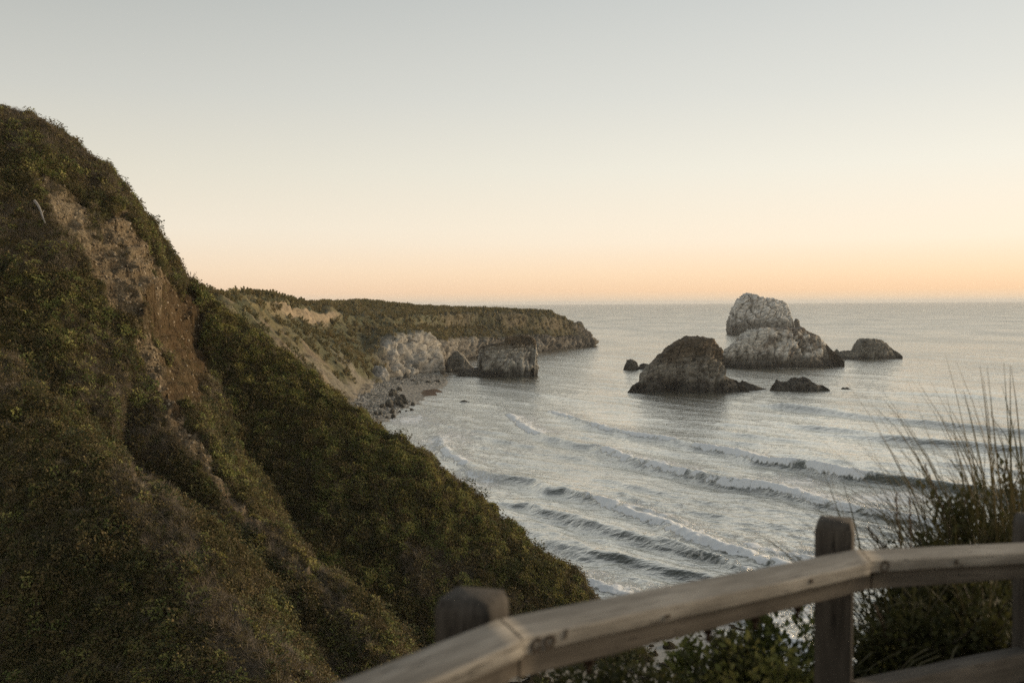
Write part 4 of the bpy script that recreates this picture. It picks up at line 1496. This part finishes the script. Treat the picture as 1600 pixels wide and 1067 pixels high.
# a strand of driftwood and kelp on the sand
g = on_sea([1038], [1034], .7)[0]
g[2] = beach_height(np.array([g[0]]), np.array([g[1]]))[0]
parts = []
rng = np.random.default_rng(8)
for k in range(7):
    a = rng.uniform(-.5, .5)
    s0 = np.array([rng.uniform(-.6, .6), rng.uniform(-.3, .3), .06])
    L0 = rng.uniform(.5, 2.4)
    u = np.linspace(0, 1, 7)[:, None]
    p = s0 + np.array([math.cos(a), math.sin(a), .05]) * L0 * u + np.concatenate([0 * u, .12 * np.sin(u * 6 + k), .05 + .05 * np.sin(u * 9 + k)], 1)
    parts.append(tube(p, np.linspace(.10, .03, 7), 6))
V_, F_ = join_parts(parts)
t = NT('dark driftwood')
t.base(t.ramp(t.noise(t.pos(), 4, 4), [(.3, (.022, .018, .014, 1)), (.7, (.06, .05, .038, 1))]), .8, .3)
o = mesh_obj('driftwood', V_, tri(F_), t.m)
o.location = g
tag(o, 'dark tangle of driftwood on the wet sand under the railing', 'driftwood')

# ================================================================== THE WOODEN RAILING
def mat_wood(name, dark, mid, light, seed):
    t = NT(name)
    tc = t.new('ShaderNodeTexCoord').outputs['Object']
    g = t.noise(t.mapped(tc, (1.2, 22, 22)), 2.0, 6, .65)
    b = t.noise(t.mapped(tc, (1, 3, 3)), 2.2, 4, .6)
    fine = t.noise(t.mapped(tc, (4, 120, 120)), 1.0, 3, .6)
    f = t.math('ADD', t.math('ADD', t.math('MULTIPLY', g, .45), t.math('MULTIPLY', b, .40)), t.math('MULTIPLY', fine, .15))
    c = t.ramp(f, [(.34, dark + (1,)), (.50, mid + (1,)), (.66, light + (1,))])
    # drying cracks that run with the grain
    ck = t.noise(t.mapped(tc, (.9, 34, 34)), 1.3, 3, .5)
    crack = t.ramp(t.math('ABSOLUTE', t.math('SUBTRACT', ck, .5)), [(.0, (0, 0, 0, 1)), (.012, (1, 1, 1, 1))])
    where = t.ramp(t.noise(t.mapped(tc, (2.5, 6, 6)), 1.0, 2), [(.50, (1, 1, 1, 1)), (.60, (0, 0, 0, 1))])
    crack = t.math('MAXIMUM', crack, where)
    c = t.mix(crack, tuple(.35 * q for q in dark), c)
    t.base(c, .85, .2)
    t.bump(t.math('ADD', t.math('ADD', g, t.math('MULTIPLY', fine, .5)), t.math('MULTIPLY', crack, .6)), .6, .008)
    return t.m


W_CAP = mat_wood('weathered handrail', (.095, .086, .073), (.215, .196, .168), (.38, .355, .312), 1)
W_POST = mat_wood('weathered post', (.028, .024, .019), (.062, .053, .043), (.115, .10, .082), 2)
W_BEAM = mat_wood('weathered beam', (.046, .040, .032), (.098, .084, .068), (.17, .148, .122), 3)
t = NT('rusty steel')
t.base(t.ramp(t.noise(t.pos(), 90, 3), [(.35, (.035, .026, .02, 1)), (.7, (.10, .06, .038, 1))]), .7, .4)
t.b.inputs['Metallic'].default_value = .6
M_BOLT = t.m
t = NT('dark carved mark')
t.base((.065, .052, .040), .95, .1)
M_MARK = t.m

FENCE = empty('wooden_fence', (1.3, 4.1, 28.3), 'weathered grey brown timber railing turning a corner along the cliff edge', 'fence')
FINV = Matrix.Translation(-FENCE.location)


def rounded_bar(L, w, h, r, nl=24, seed=0, wob=.002):
    """Bar along +X from 0 to L, centred in Y and Z, with rounded arrises and slightly uneven faces."""
    prof = []
    for cx, cy, a0 in ((w / 2 - r, h / 2 - r, 0), (-w / 2 + r, h / 2 - r, 90), (-w / 2 + r, -h / 2 + r, 180), (w / 2 - r, -h / 2 + r, 270)):
        for k in range(4):
            a = math.radians(a0 + k * 30)
            prof.append((cx + r * math.cos(a), cy + r * math.sin(a)))
    prof = np.array(prof)
    m = len(prof)
    xs = np.linspace(0, L, nl)
    V = np.zeros((nl, m, 3))
    V[..., 0] = xs[:, None]
    V[..., 1] = prof[None, :, 0]
    V[..., 2] = prof[None, :, 1]
    n = fbm(V * np.array([2.5, 14, 14]) + seed * 7.7, 3, seed=300 + seed)
    n2 = fbm(V * np.array([1.2, 60, 60]) + seed * 3.1, 2, seed=320 + seed)
    V[..., 1] += n * wob * 2.2 + n2 * wob * .9
    V[..., 2] += n * wob * 1.6 + n2 * wob * .7
    i = np.arange(nl * m).reshape(nl, m)
    j = np.roll(i, -1, 1)
    Fc = np.stack([i[:-1], j[:-1], j[1:], i[1:]], -1).reshape(-1, 4)
    V = V.reshape(-1, 3)
    ends = []
    for ring, x in ((i[0], 0), (i[-1], L)):
        V = np.concatenate([V, [[x, 0, 0]]])
        for q in range(m):
            ends.append((ring[q], ring[(q + 1) % m], len(V) - 1, len(V) - 1))
    return V, np.concatenate([Fc, np.array(ends)])


def frame(x_axis, up=(0, 0, 1)):
    x = Vector(x_axis).normalized()
    y = Vector(up).cross(x).normalized()
    z = x.cross(y)
    return Matrix((x, y, z)).transposed().to_4x4()


def fence_part(name, V, Fc, mat, M, label=None):
    o = mesh_obj(name, V, tri(Fc), mat, sm=True)
    me = o.data
    o.parent = FENCE
    o.matrix_parent_inverse = Matrix.Identity(4)
    o.matrix_basis = FINV @ M
    if label:
        o['label'] = label
    return o


# handrail corners on the top face: (back edge, front edge)
def P1(px, py, d):
    return at(np.array([px]), np.array([py]), np.array([d]))[0]


def level(px, py, h):
    """Point h metres below the eye on a sight line."""
    return on_sea([px], [py], 30.0 - h)[0]


J1b, J1f = level(781, 965, .875), level(815, 997, .875)
J2b, J2f = level(1345, 857, .99), level(1358, 877, .99)
Cb, Cf = level(1600, 845, 1.055), level(1600, 864, 1.055)
dirA = np.array([-.62, -.78, .0])
A0b = J1b + dirA * 2.6
A0f = J1f + dirA * 2.6


def cap_board(name, b0, f0, b1, f1, th, seed, label=None):
    """Handrail board between two mitred corners; top face through the four points."""
    c0, c1 = (b0 + f0) / 2, (b1 + f1) / 2
    x = c1 - c0
    L = np.linalg.norm(x)
    M = frame(x)
    M.translation = Vector(c0)
    Mi = np.array(M.inverted())
    loc = lambda p: (Mi @ np.append(p, 1))[:3]
    q = [loc(p) for p in (b0, f0, b1, f1)]
    hw = (abs(q[0][1]) + abs(q[1][1]) + abs(q[2][1]) + abs(q[3][1])) / 4
    hw = max(.085, min(.105, hw))
    V, Fc = rounded_bar(1.0, 2 * hw, th, .009, 40, seed)
    # shear the ends to the mitre lines
    s0 = (q[0][0] - q[1][0]) / (q[0][1] - q[1][1])
    s1 = (q[2][0] - q[3][0]) / (q[2][1] - q[3][1])
    gap = .003
    V[:, 0] = (s0 * V[:, 1] + gap) * (1 - V[:, 0]) + (L + s1 * V[:, 1] - gap) * V[:, 0]
    V[:, 2] -= th / 2
    return fence_part(name, V, Fc, W_CAP, M, label), M, L, hw


capA, MA, LA, hwA = cap_board('handrail', A0b, A0f, J1b, J1f, .05, 1)
capB, MB_, LB, hwB = cap_board('handrail', J1b, J1f, J2b, J2f, .05, 2)
dC = (Cb + Cf) / 2 - (J2b + J2f) / 2
Cb2, Cf2 = J2b + dC * 3.4, J2f + dC * 3.4
capC, MC, LC, hwC = cap_board('handrail', J2b, J2f, Cb2, Cf2, .05, 3)

for M, L, hw, sd in ((MA, LA, hwA, 11), (MB_, LB, hwB, 12), (MC, LC, hwC, 13)):
    V, Fc = rounded_bar(L - .02, .115, .075, .006, 30, sd)
    fence_part('beam', V, Fc, W_BEAM, M @ Matrix.Translation((.01, .022, -.05 - .0375 - .002)))

# bolts whose ends hang below the handrail
for u in (.16, .46, .60, .74):
    V1, F1 = tube(np.array([[0, 0, 0], [0, 0, -.022], [0, 0, -.045]]), [.0075, .0075, .007], 10)
    V2, F2 = tube(np.array([[0, 0, -.004], [0, 0, -.020]]), [.016, .016], 6)
    V, Fc = join_parts([(V1, F1), (V2, F2)])
    fence_part('bolt', V, Fc, M_BOLT, MB_ @ Matrix.Translation((LB * u, -.015, -.127)))


def post(cpx, top_py, d, w, rot, low, seed):
    top = P1(cpx, top_py, d)
    h = top[2] - low
    r = w * .16
    V, Fc = rounded_bar(h, w, w, r * .55, 40, seed, .003)
    xs = V[:, 0].copy()
    # domed, bevelled head
    k = np.clip((xs - (h - .035)) / .035, 0, 1)
    V[:, 1:] *= (1 - .13 * k ** 2)[:, None]
    V[:, 1:] *= (1 + .02 * np.sin(xs * 3 + seed))[:, None]
    # (x along the post -> z up)
    M = Matrix.Translation((top[0], top[1], low)) @ Matrix.Rotation(rot, 4, 'Z') @ Matrix.Rotation(-math.pi / 2, 4, 'Y')
    nl = 40
    V2 = V.copy()
    return fence_part('post', V2, Fc, W_POST, M)


post(738, 929, 2.98, .182, math.radians(-19), 27.9, 21)
post(1304, 811, 4.14, .146, math.radians(-23), 27.6, 22)
post(1620, 806, 4.62, .165, math.radians(-12), 27.4, 23)
# the next post along, just outside the view, that carries the far end of the rails
q4x, q4y = proj((Cb2 - dC * .12 + np.array([-.03, .16, .13]))[None])
post(float(q4x[0]), float(q4y[0]), float((Cb2 - dC * .12)[1] + .16), .16, math.radians(-12), 27.2, 24)

# lower rail between the second and third posts
a_, b_ = P1(1340, 1068, 4.08), P1(1608, 1012, 4.56)
M = frame(b_ - a_)
M.translation = Vector(a_)
V, Fc = rounded_bar(np.linalg.norm(b_ - a_) * 3.2, .10, .13, .008, 40, 31)
V[:, 2] -= .065
fence_part('lower_rail', V, Fc, W_BEAM, M)
# and the one between the first and second posts, seen only below the frame
a_, b_ = P1(742, 1330, 2.92), P1(1300, 1085, 4.08)
M = frame(b_ - a_)
M.translation = Vector(a_)
V, Fc = rounded_bar(np.linalg.norm(b_ - a_), .10, .13, .008, 40, 32)
V[:, 2] -= .065
fence_part('lower_rail', V, Fc, W_BEAM, M)


def ring(r, th, squash=1.0, a0=0, a1=360, n=22):
    a = np.radians(np.linspace(a0, a1, n))
    V, Fc = [], []
    for k in range(n):
        for rr in (r - th, r + th):
            V.append((rr * math.cos(a[k]), rr * math.sin(a[k]) * squash))
    V = np.array(V)
    for k in range(n - 1):
        Fc.append((2 * k, 2 * k + 1, 2 * k + 3, 2 * k + 2))
    return V, np.array(Fc)


def mark_on_front(M, hw, x, z, V2, F2, depth=.0025, name='carved_mark'):
    """Thin dark cut mark lying on the front (viewer's) face of a handrail board: V2 in (along, up)."""
    n = len(V2)
    V = np.zeros((2 * n, 3))
    for s_, yy in ((0, -hw - .0045), (1, -hw - .0045 + depth)):
        V[s_ * n:(s_ + 1) * n, 0] = x + V2[:, 0]
        V[s_ * n:(s_ + 1) * n, 1] = yy
        V[s_ * n:(s_ + 1) * n, 2] = z + V2[:, 1]
    fence_part(name, V, np.concatenate([F2, F2[:, ::-1] + n]), M_MARK, M)


def stroke(x0, z0, x1, z1, w):
    d = np.array([x1 - x0, z1 - z0])
    nrm = np.array([-d[1], d[0]]) / np.linalg.norm(d) * w
    p, q = np.array([x0, z0]), np.array([x1, z1])
    return np.array([p + nrm, p - nrm, q - nrm, q + nrm]), np.array([[0, 1, 2, 3]])


def join2(parts):
    V, Fc, o = [], [], 0
    for v_, f_ in parts:
        V.append(v_); Fc.append(f_ + o); o += len(v_)
    return np.concatenate(V), np.concatenate(Fc)


mark_on_front(MB_, hwB, .020, -.027, *join2([ring(.0155, .0042, 1, 20, 330), stroke(.004, -.004, .015, -.004, .003)]))
mark_on_front(MB_, hwB, .066, -.026, *ring(.0150, .0048, 1, 0, 360))
mark_on_front(MB_, hwB, .125, -.016, *stroke(-.003, -.012, .003, .012, .0036))
mark_on_front(MC, hwC, .018, -.024, *ring(.018, .003, 1.1, 0, 360))
mark_on_front(MC, hwC, .40, -.024, *ring(.008, .003, 1.0, 0, 360))
mark_on_front(MB_, hwB, LB * .72, -.020, *ring(.007, .004, .8, 0, 360))
mark_on_front(MB_, hwB, LB * .30, -.030, *ring(.007, .004, .6, 0, 360))

# ================================================================== BUSHES AND GRASS BEHIND THE RAILING
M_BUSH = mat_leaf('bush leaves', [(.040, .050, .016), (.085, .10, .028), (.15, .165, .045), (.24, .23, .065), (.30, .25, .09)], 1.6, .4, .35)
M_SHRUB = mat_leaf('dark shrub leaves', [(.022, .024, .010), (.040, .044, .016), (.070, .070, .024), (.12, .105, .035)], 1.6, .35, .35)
M_STEM = mat_leaf('woody stems', [(.030, .022, .014), (.055, .042, .028), (.085, .065, .043)], 3, 0)
M_BLADE = mat_leaf('beach grass blades', [(.040, .042, .018), (.070, .068, .028), (.11, .092, .042), (.16, .125, .065)], 2, .3, .3)


def shrub(name, foot, rx, ry, h, nleaf, leaf, label, mat, seed, nstem=16, sparse_top=.3):
    """A bush: woody stems fanning from the foot, leaves set in sprays at and along their tips."""
    rng = np.random.default_rng(seed)
    e = empty(name, foot, label, 'bush')
    parts, tips = [], []
    for k in range(int(nstem * 1.6)):
        a = rng.uniform(0, 6.283)
        rr = math.sqrt(rng.uniform(0, 1))
        top = np.array([math.cos(a) * rr * rx, math.sin(a) * rr * ry, h * (1 - .55 * rr ** 2) * rng.uniform(.75, 1.08)])
        us = np.linspace(0, 1, 7)[:, None]
        p = top * np.concatenate([us ** 1.2, us ** 1.2, us ** .85], 1) + rng.normal(0, .02, (7, 3)) * us
        parts.append(tube(p, np.linspace(.011, .003, 7), 5))
        for q in range(9):
            u = rng.uniform(.45, 1)
            b = top * np.array([u ** 1.2, u ** 1.2, u ** .85])
            tip = b + rng.normal(0, .11, 3) + [0, 0, .06]
            parts.append(tube(np.array([b, (b + tip) / 2 + rng.normal(0, .01, 3), tip]), [.004, .003, .0015], 4))
            tips.append((b, tip))
        tips.append((top * .9, top))
    V, Fc = join_parts(parts)
    mesh_obj('stem', V, tri(Fc), M_STEM, e)
    n = int(nleaf * 2.6)
    T = rng.integers(0, len(tips), n)
    u = rng.uniform(0, 1.1, n)
    B = np.array([tips[i][0] for i in T]) * (1 - u[:, None]) + np.array([tips[i][1] for i in T]) * u[:, None] + rng.normal(0, .035, (n, 3))
    B[:, 2] = np.maximum(B[:, 2], .02)
    out = rng.normal(0, 1, (n, 3)) + B / np.array([rx, ry, h]) * .8
    out /= np.linalg.norm(out, axis=1, keepdims=True)
    side = np.cross(out, rng.normal(0, 1, (n, 3)))
    side /= np.linalg.norm(side, axis=1, keepdims=True)
    nn = np.cross(side, out)
    sc = leaf * rng.uniform(.55, 1.25, n)[:, None]
    p1 = B + out * sc * .45
    V = np.stack([B, p1 + side * sc * .28 + nn * sc * .10, B + out * sc - nn * sc * .12, p1 - side * sc * .28 + nn * sc * .10, p1], 1).reshape(-1, 3)
    i = (np.arange(n) * 5)[:, None]
    Fc = np.concatenate([i + np.array(q) for q in ((0, 1, 4), (4, 1, 2), (0, 4, 3), (4, 2, 3))])
    mesh_obj('foliage', V, Fc, mat, e, sm=False)
    return e


def ledge_z(x, y):
    return float(ledge(np.array([x]), np.array([y]))[0])


def bush_at(name, px, top_py, d, rx, ry, nleaf, leaf, label, mat, seed, nstem=16, minh=.35):
    top = P1(px, top_py, d)
    z = min(ledge_z(top[0], top[1]), top[2] - minh) - .03
    return shrub(name, (top[0], top[1], z), rx, ry, top[2] - z, nleaf, leaf, label, mat, seed, nstem)


bush_at('bush', 915, 1016, 4.6, .40, .35, 3000, .045, 'dark low bush under the handrail nearest the first post', M_SHRUB, 1, 18)
bush_at('bush', 968, 1036, 5.4, .30, .35, 1800, .05, 'small brown green bush beside the gap of wet sand', M_SHRUB, 2, 12)
bush_at('bush', 1085, 1020, 5.6, .32, .35, 2300, .055, 'yellow green bush with ragged top right of the sand gap', M_BUSH, 3, 16)
bush_at('bush', 1170, 1000, 5.5, .36, .35, 2600, .055, 'leafy bush with backlit yellow tips in front of the surf', M_BUSH, 4, 18)
bush_at('bush', 1245, 992, 5.3, .26, .30, 2000, .05, 'upright bush touching the left side of the middle post', M_BUSH, 5, 14)
bush_at('bush', 1390, 1000, 5.2, .26, .30, 2000, .05, 'green bush just right of the middle post', M_BUSH, 6, 14)
bush_at('bush', 1120, 1045, 5.0, .60, .30, 3400, .05, 'dark wide bush along the bottom edge under the handrail', M_SHRUB, 7, 18)
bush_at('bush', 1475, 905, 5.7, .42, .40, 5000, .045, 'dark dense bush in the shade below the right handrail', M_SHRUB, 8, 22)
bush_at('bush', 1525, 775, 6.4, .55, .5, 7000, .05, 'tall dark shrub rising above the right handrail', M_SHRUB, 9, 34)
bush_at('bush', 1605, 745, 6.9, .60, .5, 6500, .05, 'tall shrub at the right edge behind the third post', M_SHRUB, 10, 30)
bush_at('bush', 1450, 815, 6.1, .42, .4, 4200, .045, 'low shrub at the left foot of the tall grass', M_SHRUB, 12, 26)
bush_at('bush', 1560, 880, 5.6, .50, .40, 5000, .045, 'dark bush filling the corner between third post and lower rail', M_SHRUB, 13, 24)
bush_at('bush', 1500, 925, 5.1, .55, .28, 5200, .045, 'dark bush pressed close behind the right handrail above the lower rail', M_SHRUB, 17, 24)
bush_at('bush', 1420, 950, 5.6, .34, .35, 3000, .045, 'dark twiggy bush under the handrail right of the middle post', M_SHRUB, 14, 20)
bush_at('bush', 1200, 1032, 5.0, .45, .3, 3600, .05, 'leafy bush low down against the middle post', M_BUSH, 15, 20)
bush_at('bush', 1020, 1052, 4.8, .35, .3, 2200, .045, 'dark low bush at the bottom edge below the wet sand', M_SHRUB, 16, 16)


def blades(rng, n, foot, spread, hmin, hmax, lean, w, curl):
    V, Fc = [], []
    K = 9
    for k in range(n):
        b = foot + np.array([rng.normal(0, spread), rng.normal(0, spread), 0])
        L_ = rng.uniform(hmin, hmax)
        a = rng.uniform(0, 6.283)
        d = np.array([math.cos(a) * rng.uniform(0, .35) + lean[0] * rng.uniform(.4, 1.2), math.sin(a) * rng.uniform(0, .35) + lean[1], 1.0])
        d /= np.linalg.norm(d)
        hd = np.array([d[0], d[1], 0]) + rng.normal(0, .1, 3) * [1, 1, 0]
        hd /= np.linalg.norm(hd) + 1e-6
        cu = rng.uniform(.1, 1) * curl
        side = np.cross(hd, [0, 0, 1.0])
        tw = rng.uniform(-.6, .6)
        side = side * math.cos(tw) + hd * math.sin(tw)
        i = len(V)
        for q in range(K):
            u = q / (K - 1)
            p = b + d * L_ * u + hd * cu * L_ * u ** 2.5 * .55 - np.array([0, 0, 1]) * cu * L_ * u ** 3.2 * .55
            ww = w * (1 - u ** 2.6 * .86)
            V += [p - side * ww, p + np.array([-hd[0], -hd[1], .3]) * ww * .5, p + side * ww]
        for q in range(K - 1):
            for z in (0, 1):
                Fc.append((i + 3 * q + z, i + 3 * q + z + 1, i + 3 * q + z + 4, i + 3 * q + z + 3))
    return np.array(V), np.array(Fc)


def grass_clump(px, foot_py, d, n, spread, hmin, hmax, lean, label, seed, seeds=0, curl=1.0, w=.008):
    rng = np.random.default_rng(seed)
    f0 = P1(px, foot_py, d)
    z = min(ledge_z(f0[0], f0[1]), f0[2])
    e = empty('grass_clump', (f0[0], f0[1], z), label, 'grass clump')
    lift = f0[2] - z
    n = int(n * 1.5)
    kf = hmax / (hmax + lift)
    lean = (lean[0] * kf * 1.25, lean[1] * kf)
    V, Fc = blades(rng, n, np.array([0, 0, 0.0]), spread, hmin + lift, hmax + lift, lean, w, curl)
    mesh_obj('blades', V, tri(Fc), M_BLADE, e, sm=False)['kind'] = 'stuff'
    for k in range(seeds):
        a = rng.uniform(-.25, .25)
        L_ = (hmax + lift) * rng.uniform(.78, .98)
        dv = np.array([lean[0] * rng.uniform(.8, 1.6) + a, lean[1] + rng.normal(0, .15), 1.0])
        dv /= np.linalg.norm(dv)
        us = np.linspace(0, 1, 9)[:, None]
        p = np.array([rng.normal(0, spread * .6), 0, 0]) + dv * L_ * us + np.array([dv[0], dv[1], -.6]) * .25 * L_ * us ** 3
        parts = [tube(p, np.linspace(.0035, .002, 9), 5)]
        for q in range(26):
            u = .72 + .28 * q / 26
            c = np.array([np.interp(u, us[:, 0], p[:, m]) for m in range(3)])
            tip = c + dv * .035 + rng.normal(0, .007, 3)
            parts.append(tube(np.array([c, (c + tip) / 2, tip]), [.002, .0042, .001], 4))
        V, Fc = join_parts(parts)
        mesh_obj('seed_head', V, tri(Fc), M_STALK, e)
    return e


grass_clump(1430, 850, 5.6, 34, .06, .30, .62, (-.50, .1), 'arching grass clump leaning left over the handrail beside the middle post', 1, 4, .8)
grass_clump(1505, 830, 6.0, 90, .09, .30, .62, (-.28, .1), 'bushy grass clump with brown seed heads left of the tall blades', 2, 4, .8)
grass_clump(1553, 800, 6.2, 45, .07, .55, 1.0, (-.10, .1), 'tall green grass clump with drooping tips in front of the shrub', 3, 2, 1.0)
grass_clump(1592, 780, 6.3, 85, .08, .75, 1.28, (-.04, .1), 'tallest grass clump at the right edge of the picture', 4, 0, .9)
grass_clump(1635, 790, 6.4, 95, .09, .6, 1.2, (-.12, .1), 'grass clump partly out of view at the right edge', 5, 0, .9)
grass_clump(1545, 860, 5.1, 20, .04, .12, .34, (-.1, .0), 'low yellowish grass tuft in front of the third post', 6, 0, 1.4)
grass_clump(1425, 985, 5.0, 40, .06, .2, .40, (-.2, 0), 'drooping dry grass tuft under the right handrail', 7, 0, 1.5)
